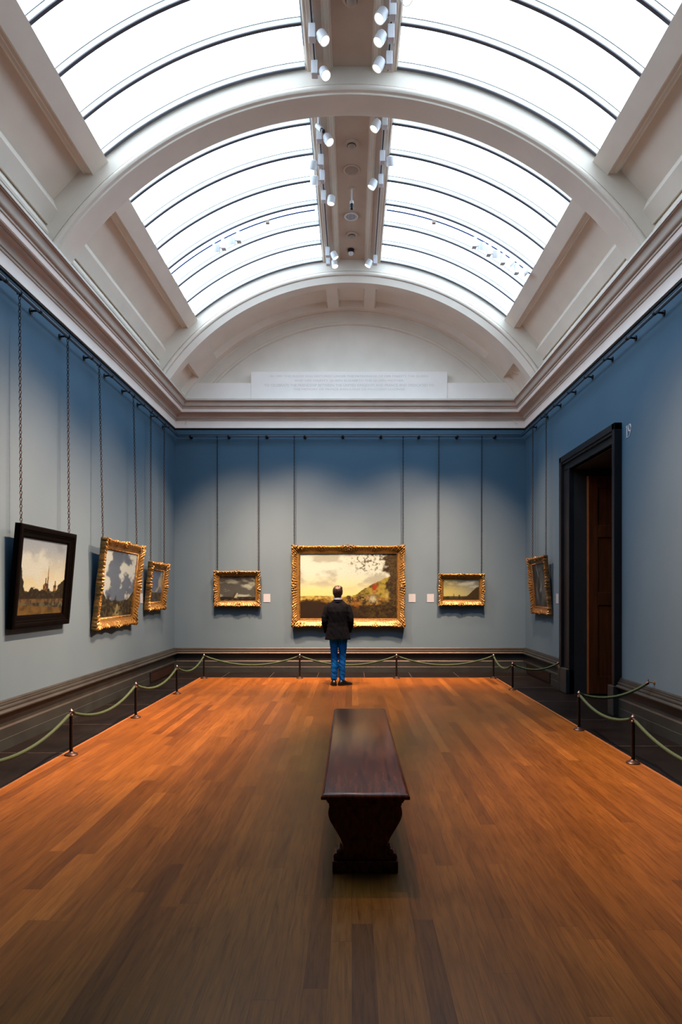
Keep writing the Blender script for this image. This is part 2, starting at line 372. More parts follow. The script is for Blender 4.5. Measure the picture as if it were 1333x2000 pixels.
HAUNCH = [(40.3, 4.66), (40.45, 4.455), (43.5, 4.455), (43.55, 4.495), (43.95, 4.505), (44.0, 4.525), (44.35, 4.535), (44.4, 4.60), (50.4, 4.60), (51.25, 4.475), (53.75, 4.47), (53.9, 4.515), (54.75, 4.405), (55.1, 4.40), (55.25, 4.43), (58, 4.44), (62.5, 4.44)]
bays = [(YF, ARCH_Y[0]), (ARCH_Y[0] + ARCH_D, ARCH_Y[1]), (ARCH_Y[1] + ARCH_D, ARCH_Y[2])]
HALF = 0.545
wn = 0
for bi, (y0, y1) in enumerate(bays):
    for sgn in (-1, 1):
        mb = MB()
        # the coffer stops short of the arches
        ya, yb = y0 + 0.0, y1
        ins = 0.10
        rows = []
        for y in (ya, yb + .01):
            flat = False
            row = []
            for dg, r in HAUNCH:
                rr = r
                if flat and dg > 40.4: rr = min(r, 4.46) if dg < 53.8 else min(r, 4.44)
                row.append(vp(sgn * dg, rr, y))
            rows.append(row)
        mb.grid(rows)
        mb.build('haunch_panel', 'plaster', ceiling, smooth=25)
    # spine between the two skylights
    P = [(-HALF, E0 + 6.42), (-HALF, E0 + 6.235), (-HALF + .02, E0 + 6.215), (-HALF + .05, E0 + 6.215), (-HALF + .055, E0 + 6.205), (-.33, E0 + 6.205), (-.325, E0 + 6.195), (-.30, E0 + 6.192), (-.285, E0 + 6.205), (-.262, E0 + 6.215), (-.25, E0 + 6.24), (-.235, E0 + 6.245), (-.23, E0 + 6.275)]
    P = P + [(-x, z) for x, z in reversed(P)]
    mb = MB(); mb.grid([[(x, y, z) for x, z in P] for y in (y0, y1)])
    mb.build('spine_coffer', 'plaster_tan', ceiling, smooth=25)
    # skylights
    for sgn in (-1, 1):
        wn += 1
        a0 = math.degrees(math.asin(HALF / R_GLASS)); a1 = 40.6; n = 22
        win = structure(empty('window_%d' % wn), '%s curved frosted skylight of vault bay %d' % ('left' if sgn < 0 else 'right', bi + 1))
        mb = MB(); mb.grid([[vp(sgn * (a0 + (a1 - a0) * i / n), R_GLASS, y) for y in (y0, y1)] for i in range(n + 1)])
        mb.build('pane', ('sky_behind', 'sky_mid', 'sky_near')[bi], win, smooth=60)
        sp = 0.5955
        ys = []
        y = y1 - 0.035
        while y > y0 + 0.05: ys.append(y); y -= sp
        if bi == 2: ys = [y0 + 0.015] + ys
        for q in ys:
            mb = MB(); pr = [(-0.017, R_GLASS + .01), (-0.017, R_GLASS - .066), (0.017, R_GLASS - .066), (0.017, R_GLASS + .01)]
            mb.grid([[vp(sgn * (a0 + (a1 - a0) * i / n), r, q + yo) for yo, r in pr] for i in range(n + 1)])
            bar = mb.build('glazing_bar', 'bar_metal', win, smooth=30)
            mb = MB(); pr = [(-0.019, R_GLASS - .062), (-0.019, R_GLASS - .073), (0.019, R_GLASS - .073), (0.019, R_GLASS - .062)]  # dark strip puts the bar's shaded underside into the colour
            mb.grid([[vp(sgn * (a0 + (a1 - a0) * i / n), r, q + yo) for yo, r in pr] for i in range(n + 1)])
            pr = [(-0.022, R_GLASS - .001), (-0.022, R_GLASS - .0035), (0.022, R_GLASS - .0035), (0.022, R_GLASS - .001)]
            mb.grid([[vp(sgn * (a0 + (a1 - a0) * i / n), r, q + yo) for yo, r in pr] for i in range(n + 1)])
            mb.build('dark_trim', 'bar_dark', bar, smooth=30)
# closed end bay: coffered barrel over the lunette
RB, RC = 4.115, 4.225
ya, yb = ARCH_Y[2] + 0.05, YB
mb = MB()
prof = [(0, 4.20), (0.01, 4.16), (0.03, RB)]
cof = [(-56, -49.5), (-42.0, -6.6), (-3.7, 3.7), (6.6, 42.0), (49.5, 56)]
sp_a = 0.35
angs = set(np.linspace(-63, 63, 85).round(2))
for a, b in cof: angs |= {a, a + sp_a, b - sp_a, b, a - .01, b + .01}
angs = sorted(angs)
cy0, cy1, sy = ya + 0.22, yb - 0.22, 0.06
ysr = [ARCH_Y[2] + 0.0, ya, cy0, cy0 + sy, cy1 - sy, cy1, cy1 + 0.03, cy1 + 0.035, yb + 0.02]
def r_at(a, y):
    if y <= ARCH_Y[2] + .001: return 4.22
    if y >= yb - 0.2 + 0.0: return RB - 0.0
    for p, q in cof:
        if p + sp_a - 1e-6 <= a <= q - sp_a + 1e-6 and cy0 + sy - 1e-6 <= y <= cy1 - sy + 1e-6: return RC
    return RB
mb.grid([[vp(a, r_at(a, y), y) for y in ysr] for a in angs])
mb.build('coffered_barrel', 'plaster', ceiling, smooth=15)
# lunette: ring moulding and recessed field
mb = MB(); n = 80
prof = [(RB + .03, -0.03), (RB - .01, -0.035), (RB - .03, -0.02), (3.90, -0.02), (3.885, -0.035), (3.86, -0.04), (3.845, -0.03), (3.835, 0.02), (3.80, 0.022)]
mb.grid([[vp(-63 + 126 * i / n, r, YB + yo) for r, yo in prof] for i in range(n + 1)])
mb.build('lunette_ring', 'plaster', wall_back, smooth=30)
mb = MB(); pts = [vp(-66 + 132 * i / n, 3.86, YB + 0.02) for i in range(n + 1)]
mb.v = pts; mb.f = [tuple(range(n + 1))]; mb.build('lunette_field', 'plaster', wall_back, smooth=0)
mb = MB(); pts = [vp(-66 + 132 * i / n, 5.2, YB + 0.03) for i in range(n + 1)]
mb.v = pts; mb.f = [tuple(range(n + 1))]; mb.build('gable', 'plaster', wall_back, smooth=0)
# white parapet carrying the inscription
mb = MB(); mb.bbox((-3.44, YB - 0.14, E0 + 3.90), (3.39, YB - 0.0, E0 + 4.335)); mb.build('parapet', 'plaster_white', wall_back, smooth=0, bevel=0.006)
mb = MB(); mb.bbox((-2.085, YB - 0.155, E0 + 3.92), (1.965, YB - 0.0, E0 + 4.56)); mb.build('inscription_panel', 'plaster_white', wall_back, smooth=0, bevel=0.006)

def text_mesh(txt, name, mat, parent, width, loc, rot, height=None, extrude=0.001):
    cu = bpy.data.curves.new(name, 'FONT'); cu.body = txt; cu.align_x = 'CENTER'; cu.extrude = extrude; cu.resolution_u = 2
    to = bpy.data.objects.new(name, cu); COL.objects.link(to)
    dg = bpy.context.evaluated_depsgraph_get(); me = bpy.data.meshes.new_from_object(to.evaluated_get(dg))
    bpy.data.objects.remove(to)
    xs = [v.co.x for v in me.vertices]; ys = [v.co.y for v in me.vertices]
    k = width / (max(xs) - min(xs)); ky = (height / (max(ys) - min(ys))) if height else k
    cx = (max(xs) + min(xs)) / 2
    for v in me.vertices: v.co.x = (v.co.x - cx) * k; v.co.y = (v.co.y - min(ys)) * ky
    me.materials.clear(); me.materials.append(M[mat])
    o = bpy.data.objects.new(name, me); COL.objects.link(o); o.location = loc; o.rotation_euler = rot; o.parent = parent
    return o
ins = tag(empty('inscription', (-0.06, YB - 0.156, E0 + 4.0)), 'four-line pale capital inscription on the white parapet under the lunette', 'inscription')
for txt, w, z in (('IN 1999 THIS ROOM WAS RESTORED UNDER THE PATRONAGE OF HER MAJESTY THE QUEEN', 3.25, .435), ('AND HER MAJESTY QUEEN ELIZABETH THE QUEEN MOTHER', 2.25, .345),
                  ('TO CELEBRATE THE FRIENDSHIP BETWEEN THE UNITED KINGDOM AND FRANCE AND DEDICATED TO', 3.5, .255), ('THE MEMORY OF PRINCE JEAN-LOUIS DE FAUCIGNY-LUCINGE', 2.3, .165)):
    text_mesh(txt, 'text_line', 'letter', ins, w, (0, 0.0005, z), (R(90), 0, 0), height=0.052, extrude=0.002)

# ------------------------------------------------------------------ doorway
door = structure(empty('door_1', (XR, 9.75, 0)), 'tall dark doorway with black stone architrave and open wooden door')
def dpart(name, mat, boxes, bevel=0.008):
    mb = MB()
    for a, b in boxes: mb.bbox((a[0] - XR, a[1] - 9.75, a[2]), (b[0] - XR, b[1] - 9.75, b[2]))
    return mb.build(name, mat, door, smooth=0, bevel=bevel)
X0 = XR - 0.105
def architrave_profile_boxes(y0, y1, z0, z1): return [((X0, y0, z0), (XR + .02, y1, z1))]
dpart('jamb', 'door_stone', [((XR - .05, 10.66, 0), (XR + .02, 10.96, DZ + .03)), ((X0, 10.94, 0), (XR + .02, 11.04, 3.936)), ((XR - .075, 10.62, 0), (XR + .02, 10.67, DZ + .02))])
dpart('jamb', 'door_stone', [((X0, 8.715, 0), (XR + .02, 8.80, 3.936)), ((XR - .05, 8.79, 0), (XR + .02, 8.875, DZ + .03))])
dpart('lintel', 'door_stone', [((X0, 8.715, 3.84), (XR + .02, 11.04, 3.936)), ((XR - .05, 8.79, DZ), (XR + .02, 10.96, 3.85)), ((XR - .085, 8.79, 3.80), (XR + .02, 10.96, 3.845)), ((XR - .075, 8.86, DZ), (XR + .02, 10.65, DZ + .04))])
dpart('plinth_block', 'stone', [((X0 - .02, 10.62, 0), (XR + .02, 11.06, .40))])
dpart('plinth_block', 'stone', [((X0 - .02, 8.70, 0), (XR + .02, 8.89, .40))])
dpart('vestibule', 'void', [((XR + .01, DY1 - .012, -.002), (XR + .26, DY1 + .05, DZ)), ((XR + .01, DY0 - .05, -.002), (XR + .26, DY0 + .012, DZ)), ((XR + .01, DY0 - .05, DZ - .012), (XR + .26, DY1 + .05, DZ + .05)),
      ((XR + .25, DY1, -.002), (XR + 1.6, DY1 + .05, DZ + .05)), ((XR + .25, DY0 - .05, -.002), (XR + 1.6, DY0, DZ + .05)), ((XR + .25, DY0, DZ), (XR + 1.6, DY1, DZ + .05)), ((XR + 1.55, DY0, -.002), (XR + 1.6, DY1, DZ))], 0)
lf = dpart('door_leaf', 'door_wood', [((3.84, 10.55, .012), (4.80, 10.60, 3.55))], 0.004)
mb = MB()
for x0, x1, z0, z1 in ((3.84, 3.99, .012, 3.55), (4.65, 4.8, .012, 3.55), (3.99, 4.65, .012, .30), (3.99, 4.65, 1.45, 1.66), (3.99, 4.65, 2.55, 2.75), (3.99, 4.65, 3.35, 3.55)):
    mb.bbox((x0 - XR, 10.53 - 9.75, z0), (x1 - XR, 10.552 - 9.75, z1))
mb.build('door_rails', 'door_wood', lf, smooth=0, bevel=0.006)
mb = MB(); mb.bbox((3.828 - XR, 10.525 - 9.75, .012), (3.842 - XR, 10.6 - 9.75, 3.55)); mb.build('door_edge', noisy('door_edge_highlight', (0.14, 0.045, 0.010), (0.18, 0.06, 0.015), 4, 0.4), lf, smooth=0)  # highlight along the leaf edge painted as a brighter orange strip

# room number 19: slim serif numerals
def numeral(name, strokes, x):
    mb = MB()
    for st in strokes:
        pts, widths = st
        n = len(pts); left = []; right = []
        for i, (p, w) in enumerate(zip(pts, widths)):
            a = Vector(pts[max(i - 1, 0)]); b = Vector(pts[min(i + 1, n - 1)]); t = (b - a).normalized(); nn = Vector((-t.y, t.x))
            left.append(Vector(p) + nn * w / 2); right.append(Vector(p) - nn * w / 2)
        rows = []
        for l, r in zip(left, right):
            rows.append([(l.x + x, 0, l.y), (r.x + x, 0, r.y), (r.x + x, -0.006, r.y), (l.x + x, -0.006, l.y)])
        mb.loft(rows)
    return mb
num = tag(empty('room_number', (XR - 0.001, 8.50, 3.685), (0, 0, R(-90))), 'pale numerals 19 fixed on the blue wall beside the doorway', 'room number')
one = [([(0.0, 0), (0, .085), (0, .165)], [.017, .017, .017]), ([(-.022, .003), (.022, .003)], [.006, .006]), ([(-.028, .145), (0.004, .163)], [.006, .009])]
c9 = [(0.032 * math.sin(R(a)), .118 + .045 * math.cos(R(a))) for a in range(0, 361, 20)]
w9 = [.006 + .011 * abs(math.sin(R(a))) for a in range(0, 361, 20)]
nine = [(c9, w9), ([(.032, .118), (.029, .075), (.012, .03), (-.02, .0)], [.017, .014, .009, .004])]
numeral('digit', one, -.045).build('digit', 'number', num, smooth=30); numeral('digit', nine, .035).build('digit', 'number', num, smooth=30)

# ------------------------------------------------------------------ vent grilles in the skirting
def vent(x, y, ln, rotz, label):
    v = tag(empty('vent_grille', (x, y, 0.022), (0, 0, rotz)), label, 'vent', 'skirting vents')
    mb = MB()
    for a, b in (((-ln/2, -.012, 0), (ln/2, 0.0, .014)), ((-ln/2, -.012, .176), (ln/2, 0, .19)), ((-ln/2, -.012, .014), (-ln/2+.014, 0, .176)), ((ln/2-.014, -.012, .014), (ln/2, 0, .176))): mb.bbox(a, b)
    mb.build('frame', 'black_metal', v, smooth=0)
    mb = MB(); mb.bbox((-ln/2+.01, -.002, .01), (ln/2-.01, 0, .18)); mb.build('backing', 'void', v, smooth=0)
    mb = MB(); k = 0.03
    while k < .17: mb.box((0, -.006, k), (ln - .03, .006, .008)); k += .02
    mb.build('slats', noisy('bronze_slats', (.02, .014, .012), (.035, .025, .02), 6, .4, metal=.5), v, smooth=0)
vent(XL + .056, 12.5, 1.55, R(90), 'black vent grille in the left skirting near the far corner')
vent(XR - .056, 12.45, 1.55, R(-90), 'black vent grille in the skirting between far corner and doorway')

# ------------------------------------------------------------------ picture rails
RP, RZ = 0.108, E0 + 3.243
def rail(side, a, b, step, first, label):
    root = tag(empty('picture_rail', (0, 0, 0)), label, 'picture rail', 'picture rails')
    def P(s, p, z):
        return {'left': (XL + p, s, z), 'right': (XR - p, s, z), 'back': (s, YB - p, z)}[side]
    mb = MB(); mb.tube([P(a, RP, RZ), P(b, RP, RZ)], 0.021, 12); mb.build('rail_tube', 'rail_blue', root)
    mb = MB(); mb.tube([P(a, RP + .010, RZ + .019), P(b, RP + .010, RZ + .019)], 0.010, 8); mb.build('rail_slot', 'black_metal', root)
    s = first
    while s < b:
        mb = MB(); mb.tube([P(s, 0.0, RZ - .0), P(s, RP * .6, RZ + .005), P(s, RP, RZ + .0)], [.014, .012, .012], 8)
        mb.tube([P(s - .02, RP, RZ), P(s + .02, RP, RZ)], 0.026, 10); mb.tube([P(s, -0.0, RZ), P(s, .012, RZ)], .035, 12)
        mb.build('bracket', 'black_metal', root); s += step
    return root
rail('left', YF, YB - .12, .745, -2.2, 'blue picture rail with black brackets along the left wall')
rail('right', YF, YB - .12, .745, -2.15, 'blue picture rail with black brackets along the right wall')
rail('back', XL + .12, XR - .12, .79, -3.35, 'blue picture rail with black brackets across the end wall')

# ------------------------------------------------------------------ paintings
def vnoise(x, y, seed):
    rs = np.random.RandomState(seed); T = rs.rand(64, 64)
    xi = np.floor(x).astype(int); yi = np.floor(y).astype(int); fx = x - xi; fy = y - yi
    fx = fx * fx * (3 - 2 * fx); fy = fy * fy * (3 - 2 * fy)
    g = lambda a, b: T[a % 64, b % 64]
    return (g(xi, yi) * (1 - fx) + g(xi + 1, yi) * fx) * (1 - fy) + (g(xi, yi + 1) * (1 - fx) + g(xi + 1, yi + 1) * fx) * fy
def fbm(x, y, seed, o=5):
    s = 0; a = .5
    for k in range(o): s = s + a * vnoise(x * 2 ** k + 3.1 * k, y * 2 ** k + 1.7 * k, seed + k); a *= .5
    return s / (1 - .5 ** o)
def ss(a, b, x): t = np.clip((x - a) / (b - a), 0, 1); return t * t * (3 - 2 * t)
def C(r, g, b): return np.array([((c / 255) / 12.92 if c / 255 <= .04045 else ((c / 255 + .055) / 1.055) ** 2.4) for c in (r, g, b)])
def mixc(a, b, t):
    t = np.asarray(t)[..., None]; return a * (1 - t) + b * t
def art_golden(x, y):     # broad golden landscape
    n = fbm(x * 4, y * 5, 11); n2 = fbm(x * 12, y * 12, 21); n3 = fbm(x * 30, y * 26, 31); n4 = fbm(x * 64, y * 46, 36, 3)
    c = mixc(C(252, 220, 132), C(232, 220, 186), ss(.35, .75, y)); c = mixc(c, C(178, 164, 134), ss(.52, .70, n) * .8 * ss(.38, .6, y))
    hz = .345 + .02 * n2
    hill = .34 + .34 * ss(.44, 1.0, x) + .05 * (n2 - .5) + .02 * (n3 - .5)
    c = mixc(c, mixc(C(176, 142, 52), C(92, 72, 26), ss(.35, .65, n3 * .6 + n2 * .4)), ss(0, .008, hill - y))
    c = mixc(c, mixc(C(222, 180, 80), C(150, 108, 40), ss(.3, .7, n3)), ss(0, .012, hz - y) * (1 - ss(.4, .6, x)))
    mid = .25 + .10 * n2 + .05 * ss(.35, .5, x)
    c = mixc(c, mixc(C(150, 102, 34), C(56, 38, 14), ss(.38, .6, n3)), ss(0, .012, mid - y))
    fl = ss(.56, .64, n4) * ss(.42, .5, x) * ss(.95, .85, x) * ss(.20, .24, y) * ss(.37, .32, y); c = mixc(c, C(190, 148, 74), fl * .6)
    c = mixc(c, mixc(C(34, 22, 9), C(84, 62, 24), ss(.35, .8, n3 * .5 + n4 * .5) * (.15 + .85 * ss(.35, .8, x))), ss(0, .03, .19 + .06 * n2 - y + .07 * (1 - ss(.1, .45, x))))
    tr = ss(.85, .92, x + .16 * (n2 - .5) + .10 * (n3 - .5) + .06 * ss(.7, 1, y)) * ss(.16, .24, y)
    leaf = ss(.47, .60, n4 * .6 + n3 * .4 + .30 * (x - .80)) * ss(.62, .84, y + .08 * (n2 - .5)) * ss(.40, .62, x)
    c = mixc(c, mixc(C(42, 30, 13), C(84, 63, 27), ss(.3, .75, n4)), np.clip(np.maximum(tr, leaf * .9), 0, 1))
    for px, py, sx, sy, col in ((.775, .47, .028, .075, C(186, 44, 16)), (.755, .31, .045, .05, C(214, 190, 138)), (.58, .22, .045, .05, C(160, 88, 22)), (.90, .35, .022, .06, C(206, 166, 84)), (.66, .24, .03, .025, C(30, 20, 10))):
        c = mixc(c, col, np.exp(-1.2 * (((x - px) / sx) ** 2 + ((y - py) / sy) ** 2)) * ss(.30, .52, n4 * .5 + n3 * .5) * .95)
    return c
def art_storm(x, y):
    n = fbm(x * 3 + y, y * 5, 5); n2 = fbm(x * 14, y * 20, 8)
    c = mixc(C(88, 82, 70), C(190, 178, 146), ss(.50, .68, n)); c = mixc(c, C(52, 47, 40), ss(.55, .95, y) * .75 + ss(.56, .42, n) * .0)
    c = mixc(c, mixc(C(30, 27, 20), C(86, 80, 62), ss(.52, .7, n2)), ss(0, .015, .17 + .02 * n2 - y))
    def tri(x0, x1, y0, y1, lean, col, c):
        w = (y1 - y) / (y1 - y0); xc = (x0 + x1) / 2 + lean * (y - y0) / (y1 - y0)
        return mixc(c, col, ((y > y0) & (y < y1) & (abs(x - xc) < (x1 - x0) / 2 * np.clip(w + .35, 0, 1))).astype(float))
    c = tri(.34, .40, .13, .34, .07, C(70, 58, 40), c); c = tri(.40, .48, .13, .33, .06, C(196, 176, 128), c)
    return c
def art_dusk(x, y):
    n = fbm(x * 3, y * 5, 41); n2 = fbm(x * 14, y * 16, 48)
    c = mixc(C(222, 190, 98), C(150, 140, 116), ss(.15, .9, x * .6 + y * .5)); c = mixc(c, C(198, 188, 160), ss(.54, .68, n) * .7); c = mixc(c, C(104, 98, 86), ss(.52, .38, n) * .6 * ss(.4, .8, y))
    c = mixc(c, mixc(C(92, 74, 36), C(60, 46, 22), n2), ss(0, .02, .19 + .02 * n2 - y))
    hill = .14 + .48 * ss(.58, 1.0, x) + .04 * n2
    c = mixc(c, mixc(C(46, 32, 14), C(76, 56, 24), n2), ss(0, .015, hill - y) * ss(.5, .56, x))
    for px, w, h in ((.45, .02, .26), (.12, .05, .16), (.30, .008, .30)): c = mixc(c, C(40, 30, 16), ((abs(x - px) < w) & (y < h) & (y > .06)).astype(float) * .8)
    return mixc(c, C(34, 26, 12), ss(.08, .0, y))
def art_town(x, y):
    n = fbm(x * 3, y * 3, 61); n2 = fbm(x * 11, y * 14, 66); n3 = fbm(x * 30, y * 30, 69)
    c = mixc(C(226, 202, 152), C(150, 152, 152), ss(.3, 1, y)); c = mixc(c, C(214, 204, 180), ss(.48, .64, n) * .75); c = mixc(c, C(120, 118, 118), ss(.42, .3, n) * .5 * ss(.6, .9, y))
    tw = ((abs(x - .605) < .004 + .016 * np.clip((.64 - y) / .3, 0, 1)) & (y < .66)) | ((abs(x - .56) < .012) & (y < .50)) | ((abs(x - .565) < .062) & (y < .43 - .5 * abs(x - .565))) | ((abs(x - .78) < .014) & (y < .46)) | ((abs(x - .78) < .035) & (y < .40))
    c = mixc(c, mixc(C(150, 96, 44), C(62, 40, 24), ss(.35, .6, n3)), tw.astype(float))
    tl = .24 + .16 * n2 + .30 * ss(.13, .0, x) + .14 * ss(.76, 1.0, x) + .03 * n3
    c = mixc(c, mixc(C(12, 14, 6), C(54, 44, 16), ss(.45, .75, n3)), ss(0, .008, tl - y))
    c = mixc(c, mixc(C(116, 80, 42), C(60, 44, 24), ss(.3, .7, n3)), ss(0, .006, .215 - y)); c = mixc(c, mixc(C(92, 84, 58), C(34, 30, 18), ss(.4, .6, n3 * .5 + n2 * .5)), ss(0, .006, .165 - y))
    return mixc(c, mixc(C(116, 80, 32), C(70, 48, 20), ss(.3, .7, n2)), ss(0, .008, .085 + .06 * (1 - x) - y))
def art_cloudy(x, y):     # cloudy sky over flat dark country
    n = fbm(x * 3.4, y * 4.2, 81); n2 = fbm(x * 12, y * 14, 86); n3 = fbm(x * 30, y * 34, 89)
    c = mixc(C(104, 112, 120), C(216, 208, 186), ss(.47, .57, n + .12 * (n2 - .5))); c = mixc(c, C(70, 80, 92), ss(.7, 1, y) * .6 * ss(.6, .4, n))
    c = mixc(c, mixc(C(26, 22, 10), C(92, 76, 34), ss(.45, .7, n3)), ss(0, .012, .22 + .08 * n2 + .16 * ss(.2, 0, x) + .14 * ss(.8, 1, x) - y))
    path = np.exp(-((x - .52) / (.03 + .5 * np.clip(.20 - y, 0, 1))) ** 2) * ss(.21, .16, y)
    c = mixc(c, C(176, 148, 88), path * .8 * ss(.25, .6, n3))
    for px, w, h in ((.22, .05, .36), (.80, .06, .34), (.44, .03, .30)): c = mixc(c, C(30, 26, 14), np.exp(-(((x - px) / w) ** 2 + ((y - .24) / (h - .22)) ** 2)) * ss(.3, .55, n3))
    return c
def art_river(x, y):
    n = fbm(x * 4, y * 4, 101); n2 = fbm(x * 14, y * 16, 106)
    c = mixc(C(96, 110, 130), C(190, 170, 132), ss(.48, .62, n)); c = mixc(c, mixc(C(44, 40, 30), C(96, 84, 60), ss(.4, .7, n2)), ss(0, .03, .27 + .1 * n2 - y))
    for px, h in ((.18, .55), (.24, .42), (.74, .45)): c = mixc(c, C(70, 56, 40), ((abs(x - px) < .015) & (y < h) & (y > .12)).astype(float) * .8)
    return c
def art_dark(x, y):
    n = fbm(x * 5, y * 3, 121); n2 = fbm(x * 16, y * 8, 126)
    c = mixc(C(40, 36, 32), C(92, 86, 78), ss(.45, .68, n)); c = mixc(c, C(150, 144, 132), ss(.6, .75, n2) * np.exp(-((x - .45) / .2) ** 2) * ss(.0, .2, y))
    return mixc(c, C(34, 28, 22), ss(.25, .0, y) * .7)

def canvas(name, w, h, art, parent, loc, nx=120):
    ny = max(40, int(nx * h / w)); mb = MB()
    X, Y = np.meshgrid(np.linspace(0, 1, nx), np.linspace(0, 1, ny))
    vs = np.stack([(X - .5) * w, 0.0 * X, Y * h], -1).reshape(-1, 3)
    mb.grid([[tuple(vs[j * nx + i]) for i in range(nx)] for j in range(ny)])
    o = mb.build(name, 'canvas', parent, smooth=0, recalc=False); o.location = loc
    col = np.clip(art(X, Y) * np.array([.215, .41, .63]), 0, 1).reshape(-1, 3); rgba = np.concatenate([col, np.ones((len(col), 1))], 1).astype(np.float32)
    at = o.data.color_attributes.new('paint', 'FLOAT_COLOR', 'POINT'); at.data.foreach_set('color', rgba.ravel())
    return o
def ornate_frame(w, h, iw, ih, depth, parent, mat, seed, orn=1.0):
    """gilded frame, outer w x h, sight opening iw x ih; origin bottom centre of the back"""
    S = [0, .06, .10, .14, .2, .28, .36, .45, .54, .63, .72, .80, .86, .91, .95, 1.0]
    Hh = [.28, .42, .46, .40, .48, .50, .54, .60, .68, .78, .90, .98, 1.0, .97, .90, .80]
    mw, mh = (w - iw) / 2, (h - ih) / 2
    rows = []; rel = []
    sides = [((-1, -1), (1, -1)), ((1, -1), (1, 1)), ((1, 1), (-1, 1)), ((-1, 1), (-1, -1))]
    for (a, b) in sides:
        ln = w if a[1] == b[1] else h
        N = int(ln / 0.0062)
        for i in range(N):
            t = i / N; row = []; rr = []
            dc = min(t, 1 - t) * ln; dm = abs(t - .5) * ln; dq = abs(min(t, 1 - t) - .25) * ln
            m = min(mw, mh)
            corner = math.exp(-(dc / (1.15 * m)) ** 2); centre = math.exp(-(dm / (1.1 * m)) ** 2); qt = math.exp(-(dq / (.6 * m)) ** 2)
            cart = max(corner, centre, .55 * qt)
            for s, hh in zip(S, Hh):
                hw, hhh = iw / 2 + mw * s, ih / 2 + mh * s
                tx = a[0] + (b[0] - a[0]) * t; tz = a[1] + (b[1] - a[1]) * t
                x, z = tx * hw, tz * hhh
                # outward normal of the side
                nx_, nz_ = (0, a[1]) if a[1] == b[1] else (a[0], 0)
                al = t * ln
                nz1 = mnoise.noise(Vector((x * 38, z * 38, seed)), noise_basis='PERLIN_ORIGINAL'); nz2 = mnoise.noise(Vector((x * 85, z * 85, seed + 9)), noise_basis='PERLIN_ORIGINAL')
                leaf = abs(math.sin(al * PI / .052 + 2.4 * math.sin(s * PI * 1.3))) ** .6 * 2 - 1.2
                scroll = math.sin(dm * 2 * PI / .07 + s * 12) * math.sin(s * 15 - dm * 22)
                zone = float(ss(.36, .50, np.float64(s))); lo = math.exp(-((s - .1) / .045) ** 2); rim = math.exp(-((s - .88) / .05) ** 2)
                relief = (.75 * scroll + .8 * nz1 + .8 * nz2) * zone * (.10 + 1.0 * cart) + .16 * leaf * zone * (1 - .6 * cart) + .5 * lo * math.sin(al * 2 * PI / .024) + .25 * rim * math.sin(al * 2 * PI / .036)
                y = -depth * hh - orn * (.20 * depth * relief + .20 * depth * cart * zone)
                out = orn * m * (.14 * cart - .05 + .03 * nz1 * cart) * (s ** 6)
                if s >= .99: pass
                row.append((x + nx_ * out, y, z + nz_ * out + h / 2)); rr.append(min(1, max(0, .30 + .6 * relief + .28 * hh)))
            # back edge
            x, _, z = row[-1]
            row.append((x - nx_ * .01, 0, z - nz_ * .01)); rr.append(.25)
            row.insert(0, (row[0][0], -.012, row[0][2])); rr.insert(0, .2)
            rows.append(row); rel += rr
    mb = MB(); mb.grid(rows, closed_u=True)
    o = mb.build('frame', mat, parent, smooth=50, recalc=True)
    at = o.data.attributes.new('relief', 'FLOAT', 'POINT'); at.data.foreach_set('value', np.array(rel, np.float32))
    return o
def plain_frame(w, h, iw, ih, depth, parent, mat):
    prof = [(0, .30), (.04, .42), (.09, .40), (.12, .52), (.40, .62), (.44, .72), (.58, .76), (.62, .92), (.80, 1.0), (.92, .96), (1.0, .82), (1.0, 0)]
    mw, mh = (w - iw) / 2, (h - ih) / 2; rows = []
    rows.append([(-iw/2, -.012, h/2 - ih/2), (iw/2, -.012, h/2 - ih/2), (iw/2, -.012, h/2 + ih/2), (-iw/2, -.012, h/2 + ih/2)])
    for s, d in prof:
        hw, hh = iw / 2 + mw * s, ih / 2 + mh * s
        rows.append([(-hw, -depth * d, h/2 - hh), (hw, -depth * d, h/2 - hh), (hw, -depth * d, h/2 + hh), (-hw, -depth * d, h/2 + hh)])
    mb = MB(); mb.grid(rows, closed_v=True)
    return mb.build('frame', mat, parent, smooth=20)
def painting(loc, rotz, tilt, w, h, iw, ih, depth, art, label, mat='gold', plain=False, nx=120, seed=1, orn=1.0):
    root = tag(empty('framed_painting', loc), label, 'painting')
    root.rotation_euler = (Matrix.Rotation(rotz, 3, 'Z') @ Matrix.Rotation(tilt, 3, 'X')).to_euler()
    if plain: plain_frame(w, h, iw, ih, depth, root, mat)
    else: ornate_frame(w, h, iw, ih, depth, root, mat, seed, orn)
    canvas('canvas', iw + .012, ih + .012, art, root, (0, -depth * .26, (h - ih) / 2 - .006), nx)
    mb = MB(); mb.bbox((-w/2 + .03, -.012, .03), (w/2 - .03, -.001, h - .03)); mb.build('backboard', 'black_frame', root, smooth=0)
    return root
LW, RW = R(90), R(-90)
# back wall
painting((-2.377, YB - .03, 1.372), 0, R(2.6), .955, .735, .725, .50, .085, art_storm, 'small gilt-framed stormy seascape with a pale sail on the end wall', nx=110, seed=3)
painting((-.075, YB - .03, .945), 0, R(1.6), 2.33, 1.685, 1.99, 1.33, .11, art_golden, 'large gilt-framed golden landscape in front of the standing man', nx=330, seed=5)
painting((2.267, YB - .03, 1.39), 0, R(2.6), .945, .66, .735, .43, .085, art_dusk, 'small gilt-framed sunset picture with dark hill on the end wall', nx=110, seed=8)
